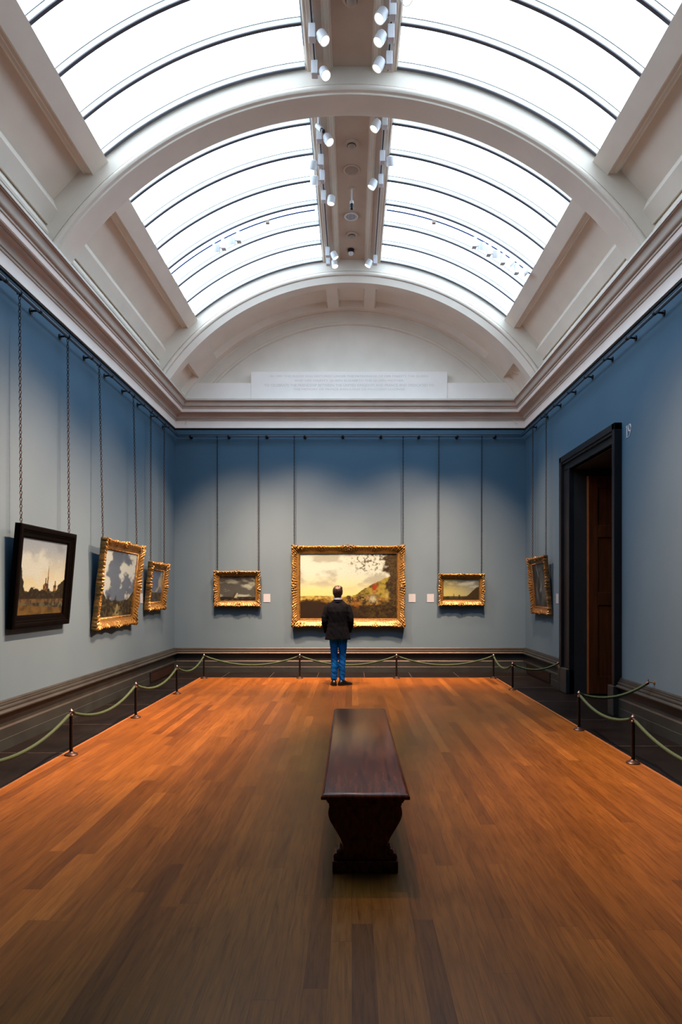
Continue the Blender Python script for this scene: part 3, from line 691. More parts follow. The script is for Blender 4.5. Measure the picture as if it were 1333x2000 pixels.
# left wall
painting((XL + .012, 7.633, 1.262), LW, R(5.0), 1.40, 1.145, 1.10, .86, .075, art_town, 'church town view in a plain black frame on the left wall', 'black_frame', True, nx=170)
painting((XL + .012, 10.035, 1.135), LW, R(6.4), 1.70, 1.31, 1.36, .985, .085, art_cloudy, 'gilt-framed cloudy flat landscape, middle of three on the left wall', nx=150, seed=13)
painting((XL + .012, 12.03, 1.342), LW, R(5.4), 1.04, .87, .72, .57, .085, art_river, 'small gilt-framed picture nearest the far corner on the left wall', nx=90, seed=17)
# right wall
painting((XR - .012, 12.23, 1.26), RW, R(5.0), 1.12, 1.07, .82, .80, .075, art_dark, 'dull gilt-framed dark picture on the right wall beside the doorway', 'gold_dark', nx=90, seed=23)

# label cards
def card(loc, rotz, label):
    mb = MB(); mb.bbox((-.072, -.006, 0), (.072, 0, .172)); o = mb.build('wall_label', 'card', smooth=0); o.location = loc; o.rotation_euler = (0, 0, rotz)
    tag(o, label, 'label card', 'picture labels')
card((-1.775, YB - .0005, 1.457), 0, 'white label card right of the stormy seascape')
card((1.254, YB - .0005, 1.457), 0, 'white label card just right of the large golden landscape')
card((1.638, YB - .0005, 1.457), 0, 'white label card just left of the sunset picture')
card((XL + .0005, 11.42, 1.47), LW, 'label card on left wall between the two gilt frames')
card((XR - .0005, 11.44, 1.465), RW, 'label card beside the doorway on the right wall')

# ------------------------------------------------------------------ hanging chains
def chain(top, bot, label):
    top, bot = Vector(top), Vector(bot); ln = (top - bot).length; root = tag(empty('picture_chain', top), label, 'chain', 'picture chains')
    d = (bot - top).normalized(); side = Vector((0, 1, 0)) if abs(top.y - bot.y) < 1e-3 and abs(top.x) > 3.3 else Vector((1, 0, 0))
    oth = d.cross(side).normalized(); pitch = 0.036; n = int(ln / pitch); mb = MB()
    for i in range(n):
        c = d * (i + .5) * (ln / n); a = side if i % 2 == 0 else oth; b = oth if i % 2 == 0 else side
        rings = []
        for k in range(8):
            t = 2 * PI * k / 8; ce = c + d * (.0235 * math.cos(t)) + a * (.0125 * math.sin(t)); rad = (d * math.cos(t) + a * math.sin(t)).normalized()
            rings.append([ce + (rad * math.cos(q) + b * math.sin(q)) * .0045 for q in (0, PI / 2, PI, 3 * PI / 2)])
        mb.grid(rings, closed_u=True, closed_v=True)
    mb.build('links', 'chain', root, smooth=80, recalc=False)
    mb = MB(); pts = [Vector((0, 0, -.02))]
    out = -oth if False else oth
    pts = [side * 0 + oth * (.028 * math.cos(t)) + Vector((0, 0, .028 * math.sin(t))) for t in np.linspace(-PI / 2, PI * 1.25, 10)]
    mb.tube(pts, .0055, 6); mb.build('hook', 'black_metal', root)
for x, zt, who in ((-2.791, 2.09, 'left chain holding the stormy seascape'), (-1.938, 2.09, 'right chain holding the stormy seascape'), (-1.197, 2.61, 'left chain holding the large golden landscape'),
                   (1.059, 2.61, 'right chain holding the large golden landscape'), (1.80, 2.03, 'left chain holding the sunset picture'), (2.69, 2.03, 'right chain holding the sunset picture')):
    chain((x, YB - RP, RZ), (x, YB - .075, zt), who)
for y, zt, dx, who in ((7.03, 2.39, .125, 'near chain holding the black-framed town view'), (8.22, 2.39, .125, 'far chain holding the black-framed town view'), (9.24, 2.42, .165, 'near chain holding the cloudy gilt-framed landscape'),
                       (10.69, 2.42, .165, 'far chain holding the cloudy gilt-framed landscape'), (11.62, 2.19, .105, 'near chain holding the corner picture on left wall'), (12.45, 2.19, .105, 'far chain holding the corner picture on left wall')):
    chain((XL + RP, y, RZ), (XL + dx, y, zt), who)
for y, who in ((11.75, 'near chain holding the dark picture by the doorway'), (12.62, 'far chain holding the dark picture by the doorway')):
    chain((XR - RP, y, RZ), (XR - .112, y, 2.31), who)

# ------------------------------------------------------------------ barrier posts and ropes
PH = 0.46
def post_proto():
    p = empty('barrier_post')
    mb = MB(); mb.lathe([(.066, 0), (.066, .008), (.060, .014), (.045, .02), (.03, .028), (.02, .036)], n=24); mb.build('base', noisy('bronze_base', (.015, .011, .010), (.03, .022, .02), 9, .35, metal=.5), p)
    mb = MB(); mb.lathe([(.017, .02), (.017, .40), (.0175, .402)], n=16); mb.build('pole', 'black_metal', p)
    mb = MB(); mb.lathe([(.019, .398), (.019, .412), (.014, .416), (.014, .435), (.020, .44), (.020, .452), (.011, .462), (.005, .474)], n=16); mb.build('finial', noisy('steel_finial', (.09, .09, .09), (.15, .14, .14), 9, .35, metal=.8), p)
    return p
proto = post_proto(); used = False
def post(x, y, label):
    global used
    o = copy_tree(proto) if used else proto
    used = True; o.location = (x, y, 0); tag(o, label, 'barrier post', 'low rope barrier posts'); return (x, y)
PX, QX, BY = -2.862, 2.735, 12.56
posts = {}
posts['l0'] = post(PX, 4.62, 'low black rope post on the left, closest to the viewer')
posts['l1'] = post(PX, 6.62, 'low black rope post below the black-framed town view')
posts['l2'] = post(PX, 8.60, 'low black rope post on left, second from the far corner post')
posts['l3'] = post(PX, 10.62, 'low black rope post on the left beside the skirting vent')
posts['b0'] = post(PX, BY, 'low black rope post at the far left floor corner')
posts['b1'] = post(-1.01, BY, 'low black rope post under the large landscape, left of the man')
posts['b2'] = post(.86, BY, 'low black rope post under the large landscape, right of the man')
posts['b3'] = post(QX, BY, 'low black rope post at the far right floor corner')
posts['r0'] = post(QX, 11.07, 'low black rope post on right beside the far skirting vent')
posts['r1'] = post(QX, 7.83, 'low black rope post standing in front of the doorway')
posts['r2'] = post(QX - .01, 6.30, 'low black rope post on right, nearest the viewer in view')
posts['r3'] = post(QX - .01, 4.35, 'low black rope post on right, just outside the view')
def rope(a, b, sag, label, za=PH - .034, zb=PH - .034, ca='brass', shift=0.0):
    A, B = Vector((a[0], a[1], za)), Vector((b[0], b[1], zb)); d = (B - A).normalized()
    A = A + d * .022; B = B - d * (.022 if zb < .47 else 0.0)
    root = tag(empty('barrier_rope', (A + B) / 2), label, 'rope', 'green barrier ropes'); mid = (A + B) / 2; n = 26; pts = []
    for i in range(n + 1):
        t = i / n; p = A.lerp(B, t); p.z -= sag * 4 * t * (1 - t); pts.append(p - mid)
    mb = MB(); mb.tube(pts, .0165, 10); mb.build('rope', 'rope', root, smooth=60)
    for e, q in ((pts[0], pts[1]), (pts[-1], pts[-2])):
        mb = MB(); dd = (q - e).normalized(); mb.tube([e - dd * .004, e + dd * .035], .0185, 10); mb.build('end_cap', 'black_metal', root)
P = posts
rope(P['l0'], P['l1'], .16, 'green rope leaving the left edge of the view, below black frame')
rope(P['l1'], P['l2'], .15, 'green rope on left below the cloudy landscape, second from viewer')
rope(P['l2'], P['l3'], .15, 'green rope on left sagging past the skirting vent')
rope(P['l3'], P['b0'], .15, 'short-looking green rope running to the far left corner post')
rope(P['b0'], P['b1'], .17, 'green rope below the stormy seascape')
rope(P['b1'], P['b2'], .17, 'green rope crossing behind the legs of the man')
rope(P['b2'], P['b3'], .17, 'green rope below the sunset picture')
rope(P['b3'], P['r0'], .14, 'green rope turning the far right corner')
rope(P['r0'], (XR - .135, 10.95), .10, 'dark rope from the far right post to the door surround', zb=.47)
rope(P['r1'], (XR - .075, 7.78), .10, 'green rope from the doorway post to a wall hook', zb=.575)
rope(P['r1'], P['r2'], .11, 'green rope between the doorway post and the next post')
rope(P['r2'], P['r3'], .15, 'green rope leaving the right edge of the view')
def hook(x, y, z, label):
    h = tag(empty('wall_hook', (x, y, z)), label, 'hook')
    mb = MB(); mb.lathe([(.024, 0), (.024, .006), (.012, .012)], n=14, rot=Matrix.Rotation(R(-90), 3, 'Y')); mb.build('rose', 'brass', h)
    mb = MB(); mb.tube([(0, 0, 0), (-.05, 0, 0), (-.07, 0, .012), (-.072, 0, .04)], .007, 8); mb.build('hook_arm', 'brass', h)
hook(XR - .0005, 7.78, .577, 'small brass rope hook on the blue wall above the right skirting')
hook(XR - .1255, 10.95, .475 - .075, 'small brass rope hook on the far side of the door surround')

# ------------------------------------------------------------------ bench
bench = tag(empty('bench', (.078, 0, 0)), 'long dark mahogany backless bench standing on the oak floor', 'bench')
Y0, Y1 = 3.76, 6.56
def rr(prof, name, mat='mahogany'):
    mb = MB(); rows = []
    for ins_, z in prof:
        hx = .258 - ins_; rows.append([(-hx, Y0 + ins_, z), (hx, Y0 + ins_, z), (hx, Y1 - ins_, z), (-hx, Y1 - ins_, z)])
    mb.loft(rows); return mb.build(name, mat, bench, smooth=30)
rr([(.030, .438), (.030, .446), (.006, .450), (.0, .454), (.0, .468), (.003, .473), (.022, .486), (.026, .4875)], 'seat')
rr([(.045, .405), (.045, .42), (.036, .424), (.036, .432), (.030, .438)], 'seat_moulding')
half = [(.19, .075), (.135, .105), (.128, .13), (.133, .165), (.148, .204), (.165, .232), (.183, .262), (.200, .29), (.212, .315), (.218, .337), (.219, .354), (.216, .374), (.211, .390), (.214, .402), (.218, .408)]
poly = [(x, z) for x, z in half] + [(-x, z) for x, z in reversed(half)]
for ys, yn in ((3.835, 1), (6.485, -1)):
    mb = MB(); a, b = sorted((ys, ys + yn * .10)); mb.prism(poly, a, b); sup = mb.build('end_support', 'mahogany', bench, smooth=25, bevel=.006)
    mb = MB(); a2, b2 = sorted((ys - yn * .015, ys + yn * .125)); mb.bbox((-.194, a2, 0), (.194, b2, .072)); mb.build('foot', 'mahogany', bench, smooth=0, bevel=.006)
    for s in (-1, 1):
        mb = MB(); yc = ys + yn * .05
        for cx, cz, r in ((.168, .092, .021), (.150, .122, .017)):
            mb.lathe([(r * .6, -.052), (r, -.046), (r, .046), (r * .6, .052)], (s * cx, yc, cz), 14, Matrix.Rotation(R(90), 3, 'X'))
        mb.build('scroll', 'mahogany', sup, smooth=40)
mb = MB(); mb.bbox((-.02, 3.93, .16), (.02, 6.39, .30)); mb.build('stretcher', 'mahogany', bench, smooth=0, bevel=.005)
mb = MB()
for s in (-1, 1): mb.bbox((s * .185 - .012, 3.93, .35), (s * .185 + .012, 6.39, .406))
mb.build('apron', 'mahogany', bench, smooth=0, bevel=.004)

# ------------------------------------------------------------------ track lighting
SPOTS = []
tracks_left = []
def track(x, y0, y1, label):
    t = tag(empty('lighting_track', (x, (y0 + y1) / 2, E0 + 6.205)), label, 'lighting track', 'lighting tracks'); h = (y1 - y0) / 2
    mb = MB(); mb.bbox((-.016, -h, -.028), (.016, h, 0)); mb.build('channel', 'white_metal', t, smooth=0)
    mb = MB(); mb.bbox((-.0085, -h, -.031), (.0085, h, -.027)); mb.build('slot', 'track', t, smooth=0)
TZ = E0 + 6.205 - .03
for x, s in ((-.435, 'left'), (.425, 'right')):
    track(x, ARCH_Y[0] + ARCH_D + .1, ARCH_Y[1] - .06, 'dark lighting track on the %s side of the near spine' % s)
    track(x, ARCH_Y[1] + ARCH_D + .06, ARCH_Y[2] - .08, 'dark lighting track on the %s side of the far spine' % s)
def head_mesh():
    o = {}
    mb = MB(); mb.bbox((-.036, -.045, -.165), (.036, .045, -.012)); mb.bbox((-.014, -.03, -.012), (.014, .03, 0)); o['box'] = mb
    mb = MB(); mb.lathe([(.040, .058), (.054, .052), (.060, .036), (.060, -.062), (.054, -.062), (.051, -.05)], n=22); o['head'] = mb
    mb = MB(); mb.lathe([(.0535, -.056), (.03, -.0565), (.001, -.0565)], n=22); o['lens'] = mb
    mb = MB(); mb.tube([(0, 0, 0), (0, 0, .0)], .01, 6)
    return o
HM = head_mesh(); BOXM = HM['box'].build('driver_box', 'white_metal', smooth=0, bevel=.004); HEADM = HM['head'].build('lamp_head', 'white_metal', smooth=40); LENSM = HM['lens'].build('lens', 'lamp_lens', smooth=40)
protos = [BOXM, HEADM, LENSM]
def spotlight(x, y, z, side, target, label, power, size=34, blend=1.0, col=(1, .445, .235), up=None, group='track spotlights', lit=True):
    """body hangs from (x, y, z); lamp head offset to `side` (+-1 in x)"""
    root = tag(empty('track_spotlight', (x, y, z)), label, 'spotlight', group)
    b = BOXM.copy(); COL.objects.link(b); b.parent = root; b.name = 'driver_box'
    target = (target[0], target[1], target[2] * .22)
    hp = Vector((side * .115, -.02, -.150)); tgt = Vector(target) - (Vector((x, y, z)) + hp); d = tgt.normalized()
    q = d.to_track_quat('-Z', 'Y')
    h = HEADM.copy(); COL.objects.link(h); h.parent = root; h.location = hp; h.rotation_euler = q.to_euler()
    l = LENSM.copy(); COL.objects.link(l); l.parent = h
    mb = MB(); mb.tube([(side * .03, 0, -.14), (side * .06, -.01, -.145)], .012, 8); mb.build('knuckle', 'white_metal', root)
    if lit and power:
        li = bpy.data.lights.new('lamp', 'SPOT'); li.energy = power; li.color = col; li.spot_size = R(max(46, size * 1.3)); li.spot_blend = blend; li.shadow_soft_size = .045
        lo = bpy.data.objects.new('lamp', li); COL.objects.link(lo); lo.location = Vector((x, y, z)) + hp + d * .075; lo.rotation_euler = q.to_euler()
LX, RX = -.435, .425
PW = 4700
# near bay
spotlight(LX, 7.07, TZ, 1, (XR, 5.4, 1.5), 'left-hand spotlight of the near bay, second from the arch', PW * 1.0, 40)
spotlight(LX, 7.56, TZ, 1, (2.6, 3.4, .4), 'spotlight on the near left track closest to the arch', PW * .25, 40)
spotlight(RX, 6.58, TZ, 1, (3.3, 4.6, .9), 'spotlight at the top picture edge beside the right skylight', PW * .4, 40)
spotlight(RX, 6.80, TZ, -1, (XL, 5.0, 1.6), 'top lit spotlight facing left on the near right track', PW * .9, 40)
spotlight(RX, 7.08, TZ, -1, (XL, 6.3, 1.5), 'middle lit spotlight of the near right track', PW * .9, 40)
spotlight(RX, 7.43, TZ, -1, (XL, 7.5, 1.4), 'lit spotlight closest to the arch on the near right track', PW * .9, 36)
# far bay, left track
spotlight(LX, 8.66, TZ, 1, (XR, 6.4, 1.5), 'bright spotlight below the small white camera on the far left track', PW * .6, 36)
spotlight(LX, 9.17, TZ, -1, (-2.4, YB, 2.0), 'upper of two white spotlights turned to the end wall, left track', PW * .8, 26)
spotlight(LX, 9.51, TZ, -1, (-.9, YB, 1.9), 'lower of two white spotlights turned to the end wall, left track', PW * .9, 28)
spotlight(LX, 9.99, TZ, 1, (-1.2, 10.0, 0), 'spotlight pointing down above the long dark track, left side', PW * .8, 26)
spotlight(LX, 11.62, TZ, 1, (XR, 12.0, 1.55), 'upper of the two small spotlights at the far end of left track', PW * .7, 30)
spotlight(LX, 11.92, TZ, 1, (1.3, 10.2, 0), 'lowest spotlight at the far end of left track', PW * .6, 30)
# far bay, right track
spotlight(RX, 8.40, TZ, -1, (XL, 7.7, 1.7), 'lit spotlight just behind the arch on the far right track', PW * 1.0, 30)
spotlight(RX, 9.09, TZ, 1, (1.1, YB, 1.9), 'white spotlight turned to the end wall on the right track', PW * .9, 28)
spotlight(RX, 9.60, TZ, -1, (XL, 9.9, 1.7), 'lit spotlight halfway along the far right track', PW * 1.0, 30)
spotlight(RX, 11.90, TZ, -1, (XL, 12.0, 1.7), 'small lit spotlight at the far end of right track', PW * .7, 28)
# cross track under the glazing bar
YT = 10.50
ct = []
for sgn, nm in ((-1, 'left'), (1, 'right')):
    t = tag(empty('curved_lighting_track'), 'thin blue curved lighting track under the %s skylight' % nm, 'lighting track', 'curved lighting tracks')
    mb = MB(); a0, a1, n = 7.4, 40.4, 26
    pr = [(-.008, 4.478), (-.008, 4.462), (.008, 4.462), (.008, 4.478)]
    mb.grid([[vp(sgn * (a0 + (a1 - a0) * i / n), r, YT + yo) for yo, r in pr] for i in range(n + 1)], closed_v=True); mb.build('channel', 'track_blue', t, smooth=30)
    mb = MB(); c = vp(sgn * 17.6, 4.445, YT); mb.box(c, (.06, .05, .05)); mb.build('feed_clip', 'grey_plastic', t, smooth=0, bevel=.004)
def on_track(deg): return vp(deg, 4.461, YT)
for deg, side, tgt, lab, pw, sz in ((-27.4, -1, (-2.4, YB, 1.75), 'outer of two white spotlights on the left curved track', 1.0, 24), (-23.9, -1, (-.6, YB, 1.75), 'inner of two white spotlights on the left curved track', 1.2, 28),
                                  (26.6, 1, (.6, YB, 1.75), 'white spotlight on the right curved track, nearest the spine', 1.2, 28), (30.0, 1, (2.3, YB, 1.75), 'second spotlight from the spine on the right curved track', 1.0, 24),
                                  (33.4, 1, (XL, 10.1, 1.5), 'third spotlight from the spine on right curved track, lit', .9, 26), (36.9, 1, (XL, 7.8, 1.4), 'lowest lit spotlight on the right curved track', 1.0, 26)):
    p = on_track(deg); spotlight(p[0], p[1], p[2], side, tgt, lab, PW * pw, sz)
for o in protos: bpy.data.objects.remove(o)

# ------------------------------------------------------------------ small fittings in the spine
CZ = E0 + 6.275
def fitting(name, y, label, cat, parts, x=-.005, z=CZ):
    r = tag(empty(name, (x, y, z)), label, cat)
    for nm, mat, prof in parts:
        mb = MB(); mb.lathe(prof, n=26); mb.build(nm, mat, r)
    return r
for y, lab in ((6.86, 'dome smoke detector at the top edge, near spine'), (9.08, 'dome smoke detector nearest the arch in far spine'), (11.38, 'dome smoke detector beyond the white air grille')):
    tag(fitting('smoke_detector', y, lab, 'detector', [('base', 'plaster_tan', [(.10, 0), (.10, -.012), (.085, -.018), (.06, -.02)]), ('dome', 'grey_plastic', [(.058, -.018), (.056, -.045), (.04, -.06), (.012, -.066)]), ('rim', 'track', [(.062, -.030), (.064, -.036), (.058, -.04)])]), group='smoke detectors')
fitting('ceiling_speaker', 9.65, 'flat round tan ceiling speaker in the far spine', 'speaker', [('rim', 'plaster_tan', [(.13, 0), (.13, -.010), (.118, -.014), (.112, -.008)]), ('grille', 'grey_plastic', [(.113, -.004), (.09, -.012), (.002, -.014)])])
g = fitting('air_grille', 10.83, 'white round slotted air grille in the far spine', 'vent', [('rim', 'white_metal', [(.118, 0), (.118, -.015), (.105, -.018), (.088, -.012), (.088, -.0008)]), ('backing', 'black_plastic', [(.089, -.002), (.05, -.004), (.002, -.004)])], x=-.015)
mb = MB()
for i in range(-3, 4): mb.box((i * .024, 0, -.011), (.012, 2 * math.sqrt(.09 ** 2 - (i * .024) ** 2), .008))
mb.build('slats', 'white_metal', g, smooth=0)
c = tag(empty('security_camera', (-.005, 10.08, CZ)), 'small camera hanging on a white stem in the far spine', 'camera')
mb = MB(); mb.lathe([(.045, 0), (.045, -.012), (.012, -.02)], n=20); mb.build('rose', 'plaster_tan', c)
mb = MB(); mb.lathe([(.012, -.015), (.012, -.20), (.03, -.205), (.032, -.25), (.02, -.255)], n=14); mb.build('stem', 'white_metal', c)
mb = MB(); mb.ellipsoid((0, -.01, -.275), (.03, .034, .03)); mb.ellipsoid((0, -.02, -.315), (.032, .036, .034)); mb.build('lens_body', 'black_plastic', c)
d = tag(empty('dome_camera', (-.02, 11.88, CZ)), 'black and white dome camera near the end of the spine', 'camera')
mb = MB(); mb.lathe([(.062, 0), (.062, -.05), (.05, -.06)], n=20); mb.build('housing', 'black_plastic', d)
mb = MB(); mb.lathe([(.048, -.055), (.046, -.085), (.03, -.105), (.008, -.112)], n=20); mb.build('dome', 'white_metal', d)
k = tag(empty('bullet_camera', (LX, 8.42, TZ)), 'white cylinder camera with black tip on the far left track', 'camera')
mb = MB(); mb.tube([(0, 0, 0), (0, 0, -.06), (.0, .0, -.12)], .011, 8); mb.build('bracket', 'white_metal', k)
mb = MB(); mb.tube([(-.02, .02, -.11), (.045, -.03, -.20)], .030, 14); mb.build('body', 'white_metal', k)
mb = MB(); mb.tube([(.045, -.03, -.20), (.07, -.05, -.235)], .024, 14); mb.build('lens', 'black_plastic', k)

# ------------------------------------------------------------------ person
def ring(c, rx, ry, n=28, p=2.4, tilt=None):
    out = []
    for k in range(n):
        t = 2 * PI * k / n; cs, sn = math.cos(t), math.sin(t)
        v = Vector((math.copysign(abs(cs) ** (2 / p), cs) * rx, math.copysign(abs(sn) ** (2 / p), sn) * ry, 0))
        if tilt is not None: v = tilt @ v
        out.append(v + Vector(c))
    return out
def fuse(mb, name, mat, parent, voxel=.009, smooth_it=3, fold=None):
    o = mb.build(name, mat, None, smooth=0, recalc=True)
    m = o.modifiers.new('r', 'REMESH'); m.mode = 'VOXEL'; m.voxel_size = voxel
    s = o.modifiers.new('s', 'SMOOTH'); s.iterations = smooth_it; s.factor = .5
    bpy.context.view_layer.update(); dg = bpy.context.evaluated_depsgraph_get()
    me = bpy.data.meshes.new_from_object(o.evaluated_get(dg)); bpy.data.objects.remove(o)
    if fold:
        ns = [v.normal.copy() for v in me.vertices]
        for v, n in zip(me.vertices, ns): v.co += n * fold(v.co)
    me.materials.clear(); me.materials.append(M[mat]); me.polygons.foreach_set('use_smooth', [True] * len(me.polygons))
    o = bpy.data.objects.new(name, me); COL.objects.link(o); o.parent = parent
    return o
man = tag(empty('person', (-.255, 11.60, 0)), 'man in dark jacket and blue trousers standing with his back turned', 'person')
# body: one continuous skin surface (head, neck, trunk, arms, hands, legs, feet)
b = MB()
hd = Matrix.Rotation(R(-3), 3, 'X')
b.ellipsoid((0, -.012, 1.672), (.076, .094, .102), 24, 16)
b.ellipsoid((0, .028, 1.612), (.057, .062, .075), 20, 12)
b.ellipsoid((0, .088, 1.638), (.012, .020, .022), 10, 8); b.ellipsoid((0, .082, 1.60), (.026, .014, .012), 10, 8)
b.ellipsoid((0, .072, 1.565), (.026, .022, .018), 10, 8); b.ellipsoid((0, .078, 1.672), (.05, .014, .014), 12, 8)
for s in (-1, 1):
    b.ellipsoid((s * .079, -.004, 1.645), (.010, .020, .033), 10, 8)
b.loft([ring((0, -.012, 1.44), .085, .07), ring((0, -.01, 1.50), .062, .06), ring((0, -.005, 1.56), .054, .056), ring((0, 0, 1.62), .05, .055)])
b.loft([ring((0, 0, z), rx, ry) for z, rx, ry in ((.89, .12, .08), (.96, .135, .088), (1.08, .14, .095), (1.25, .155, .11), (1.38, .165, .105), (1.45, .12, .08), (1.49, .07, .06))])
LEG = {-1: [(-.070, 0, .90, .060), (-.067, .002, .70, .056), (-.060, .012, .50, .046), (-.063, .0, .32, .047), (-.068, -.01, .10, .034)], 1: [(.088, 0, .90, .060), (.088, .002, .70, .056), (.080, .012, .50, .046), (.078, .0, .32, .047), (.078, -.01, .10, .034)]}
FOOT = {-1: R(8), 1: R(-52)}    # turn of each foot
ARM = {s: [(s * .175, -.005, 1.415, .048), (s * .215, -.025, 1.27, .043), (s * .236, -.03, 1.15, .038), (s * .225, .045, 1.04, .034), (s * .195, .105, .945, .027)] for s in (-1, 1)}
for s in (-1, 1):
    b.tube([p[:3] for p in LEG[s]], [p[3] for p in LEG[s]], 16)
    fr = Matrix.Rotation(FOOT[s], 3, 'Z'); f0 = Vector((LEG[s][-1][0], -.01, 0))
    b.loft([ring(f0 + fr @ Vector((0, y, z)), rx, rz, tilt=fr @ Matrix.Rotation(R(90), 3, 'X'), n=16) for y, z, rx, rz in ((-.05, .035, .024, .024), (-.02, .045, .033, .035), (.05, .04, .037, .03), (.12, .028, .042, .02), (.17, .02, .034, .013))])
    b.tube([p[:3] for p in ARM[s]], [p[3] for p in ARM[s]], 16)
    # hand slipped into the trouser pocket: palm, four fingers, thumb outside
    w = Vector(ARM[s][-1][:3]); pd = Vector((-s * .25, .10, -1)).normalized()
    b.loft([ring(w + pd * t, rx, ry, n=14, tilt=Matrix.Rotation(s * R(70), 3, 'Z')) for t, rx, ry in ((-.01, .026, .02), (.03, .036, .016), (.07, .042, .016), (.095, .040, .013))])
    sd = Matrix.Rotation(s * R(70), 3, 'Z') @ Vector((1, 0, 0))
    for q, ln in ((-.030, .062), (-.010, .075), (.010, .070), (.029, .055)):
        a0_ = w + pd * .09 + sd * q; b.tube([a0_, a0_ + pd * ln * .5 + Vector((-s * .004, .004, 0)), a0_ + pd * ln + Vector((-s * .014, .01, .004))], [.0095, .009, .0075], 8)
    th = w + pd * .03 + Vector((0, .03, 0)); b.tube([th, th + Vector((-s * .01, .03, -.025)), th + Vector((-s * .018, .036, -.055))], [.011, .010, .008], 8)
fuse(b, 'body', 'skin', man, .0075, 2)
mb = MB()
for s in (-1, 1): mb.ellipsoid((s * .032, .072, 1.655), (.012, .010, .010), 12, 8)
ey = mb.build('eyes', 'eye', man)
mb = MB()
for s in (-1, 1): mb.ellipsoid((s * .032, .080, 1.655), (.005, .0035, .005), 10, 8)
mb.build('pupils', 'black_plastic', ey)
# hair
h = MB(); h.ellipsoid((0, -.018, 1.683), (.090, .100, .100), 24, 14); h.ellipsoid((.0, .02, 1.724), (.076, .078, .060), 20, 12)
h.loft([ring((0, -.045, 1.572), .054, .032), ring((0, -.042, 1.60), .070, .050), ring((0, -.032, 1.64), .084, .07), ring((0, -.025, 1.68), .088, .08)])
h.ellipsoid((.035, -.03, 1.735), (.05, .06, .04), 14, 10)
hair = fuse(h, 'hair', 'hair', man, .008, 2, lambda p: .005 * mnoise.noise(p * 45) + .004 * mnoise.noise(Vector((p.x * 90, p.y * 90, p.z * 25))))
# cut the face opening
bm = bmesh.new(); bm.from_mesh(hair.data)
bmesh.ops.delete(bm, geom=[v for v in bm.verts if v.co.y > .035 and v.co.z < 1.70 and v.co.z < 1.66 + (v.co.y - .035) * 1.2 + .02], context='VERTS'); bm.to_mesh(hair.data); bm.free()
# shirt collar
mb = MB(); rows = [ring((0, -.010, 1.515), .074, .074, p=2), ring((0, -.010, 1.562), .069, .070, p=2), ring((0, -.010, 1.570), .066, .067, p=2), ring((0, -.008, 1.552), .059, .059, p=2), ring((0, -.006, 1.515), .060, .06, p=2)]
mb.grid(rows, closed_v=True); mb.build('shirt_collar', 'shirt', man)
mb = MB(); mb.loft([ring((0, .055, .90), .10, .065), ring((0, .062, 1.15), .10, .068), ring((0, .055, 1.38), .09, .062), ring((0, .03, 1.50), .055, .05)]); mb.build('shirt_front', 'shirt', man)
# jacket
j = MB()
j.loft([ring((0, -.004, z), rx, ry, 40, 2.5) for z, rx, ry in ((.815, .232, .142), (.86, .226, .140), (.95, .208, .133), (1.04, .188, .126), (1.12, .182, .124), (1.22, .190, .132), (1.32, .202, .138), (1.40, .200, .124), (1.445, .180, .105), (1.475, .138, .09), (1.505, .098, .078), (1.530, .074, .074))])
for s in (-1, 1):
    A = [(s * .170, -.004, 1.428, .054), (s * .202, -.02, 1.32, .060), (s * .230, -.028, 1.22, .055), (s * .240, -.030, 1.145, .050), (s * .232, .03, 1.06, .047), (s * .212, .085, .975, .043), (s * .203, .102, .945, .044)]
    j.tube([p[:3] for p in A], [p[3] for p in A], 18)
def jf(p):
    f = .006 * mnoise.noise(Vector((p.x * 9, p.y * 9, p.z * 5))) + .005 * mnoise.noise(Vector((p.x * 24, p.y * 12, p.z * 16 + p.x * 20)))
    if p.y < 0 and abs(p.x) < .16: f -= .005 * math.exp(-(p.x / .007) ** 2)      # back seam
    if abs(p.x) > .17: f += .004 * mnoise.noise(Vector((p.x * 10, p.y * 14, p.z * 34))) * math.exp(-((p.z - 1.14) / .18) ** 2)
    return f
jk = fuse(j, 'jacket', 'jacket', man, .010, 3, jf)
bm = bmesh.new(); bm.from_mesh(jk.data)      # open underneath, open front with lapels
bmesh.ops.delete(bm, geom=[f for f in bm.faces if (f.calc_center_median().z < .822 and f.normal.z < -.5) or (f.calc_center_median().y > .07 and abs(f.calc_center_median().x) < .055 - .02 * math.cos((f.calc_center_median().z - 1.0) * 5))], context='FACES')
bm.to_mesh(jk.data); bm.free()
sol = jk.modifiers.new('thick', 'SOLIDIFY'); sol.thickness = .006; sol.offset = -1
mb = MB(); rows = [ring((0, -.012, 1.490), .094, .088, p=2), ring((0, -.010, 1.522), .082, .081, p=2), ring((0, -.010, 1.533), .077, .077, p=2), ring((0, -.008, 1.53), .069, .069, p=2)]
mb.grid(rows, closed_v=True); mb.build('jacket_collar', 'jacket', jk)
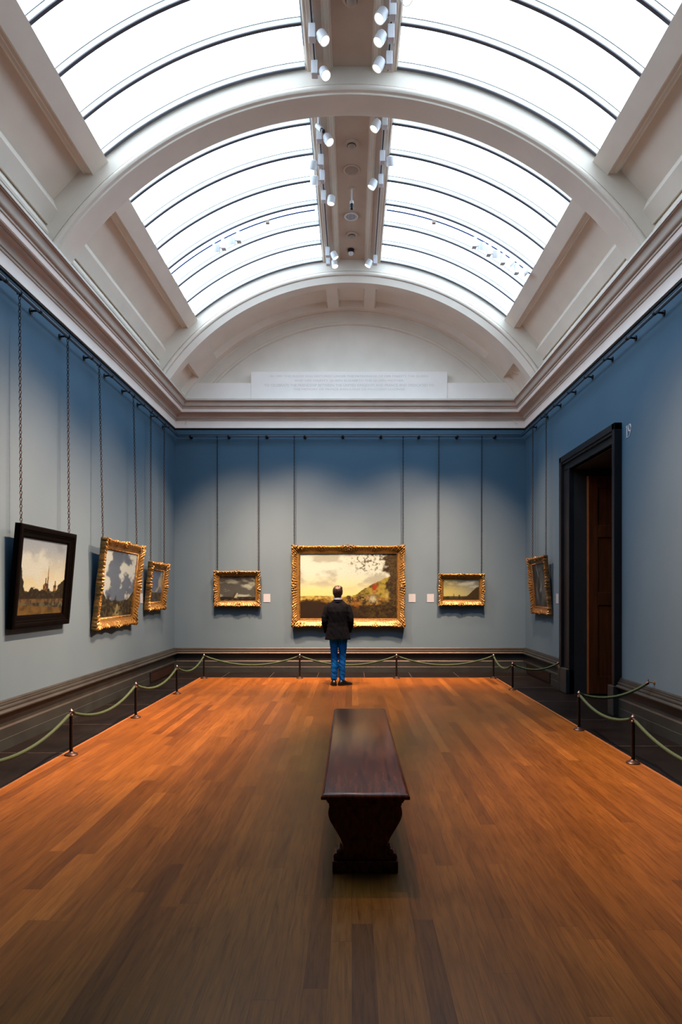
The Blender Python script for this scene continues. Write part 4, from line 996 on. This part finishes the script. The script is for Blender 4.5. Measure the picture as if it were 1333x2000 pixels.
# trousers
t = MB()
t.loft([ring((.008, 0, z), rx, ry, 30, 2.5) for z, rx, ry in ((.815, .150, .098), (.86, .158, .108), (.92, .163, .112), (1.0, .155, .105), (1.05, .148, .10))])
TL = {-1: [(-.068, 0, .86, .088), (-.068, .0, .72, .073), (-.064, .008, .58, .064), (-.060, .012, .48, .060), (-.061, .0, .34, .062), (-.065, -.008, .20, .057), (-.066, -.012, .128, .055), (-.066, -.012, .10, .053)],
      1: [(.088, 0, .86, .088), (.092, .0, .72, .075), (.086, .008, .58, .066), (.080, .012, .48, .063), (.076, .0, .34, .063), (.076, -.008, .20, .055), (.076, -.012, .10, .050), (.076, -.012, .085, .049)]}
for s in (-1, 1): t.tube([p[:3] for p in TL[s]], [p[3] for p in TL[s]], 20)
def tf(p): return .005 * mnoise.noise(Vector((p.x * 14, p.y * 14, p.z * 26 + p.x * 16))) + (.002 * math.sin(p.z * 70 + p.x * 60 + 3 * mnoise.noise(p * 12)) + .003 * mnoise.noise(Vector((p.x * 20, p.y * 20, p.z * 45)))) * (math.exp(-((p.z - .50) / .12) ** 2) + .9 * math.exp(-((p.z - .16) / .08) ** 2))
fuse(t, 'trousers', 'denim', man, .009, 2, tf)
# shoes
for s in (-1, 1):
    fr = Matrix.Rotation(FOOT[s], 3, 'Z'); f0 = Vector((LEG[s][-1][0] + (0.0 if s < 0 else .004), -.012, 0)); mb = MB()
    rings = []
    for y, w_, hgt in ((-.078, .022, .05), (-.068, .036, .075), (-.045, .044, .10), (-.01, .046, .115), (.03, .046, .105), (.075, .048, .078), (.12, .052, .058), (.165, .049, .048), (.20, .034, .038), (.214, .014, .024)):
        rr_ = []
        for k in range(18):
            a = 2 * PI * k / 18; x = w_ * math.cos(a); z = max(0.0, hgt * (.5 + .5 * math.sin(a)) if math.sin(a) > -.6 else 0)
            if math.sin(a) < -.3: x *= 1.1
            rr_.append(f0 + fr @ Vector((x, y, z)))
        rings.append(rr_)
    mb.loft(rings); sh = mb.build('shoe', 'shoe', man, smooth=50)
    mb = MB(); pl = [f0 + fr @ Vector((x, y, 0)) for x, y in ((-.02, -.082), (.02, -.082), (.044, -.05), (.046, .02), (.056, .12), (.045, .185), (.015, .219), (-.015, .219), (-.045, .185), (-.056, .12), (-.046, .02), (-.044, -.05))]
    mb.prism([(q.x, q.y) for q in pl], 0.0, .016, 'z'); mb.build('sole', 'black_plastic', sh, smooth=0)

# ------------------------------------------------------------------ camera, world, colour
cam = bpy.data.cameras.new('camera'); co = bpy.data.objects.new('camera', cam); COL.objects.link(co)
co.location = (0, 0, EYE); co.rotation_euler = (R(90), 0, 0)
cam.sensor_fit = 'AUTO'; cam.sensor_width = 36; cam.lens = 1270 / 2000 * 36
cam.shift_x = -(688 - 666.5) / 2000; cam.shift_y = (1158 - 1000) / 2000; cam.clip_start = .05
SC.camera = co
w = bpy.data.worlds.new('world'); SC.world = w; w.use_nodes = True
bg = w.node_tree.nodes['Background']; bg.inputs[0].default_value = (.5, .65, .85, 1); bg.inputs[1].default_value = .3
SC.view_settings.view_transform = 'Standard'; SC.view_settings.look = 'None'; SC.view_settings.exposure = 0; SC.view_settings.gamma = 1
SC.cycles.max_bounces = 7; SC.cycles.diffuse_bounces = 5; SC.cycles.glossy_bounces = 3; SC.cycles.use_adaptive_sampling = True; SC.cycles.adaptive_threshold = 0.02
SC.cycles.use_denoising = True
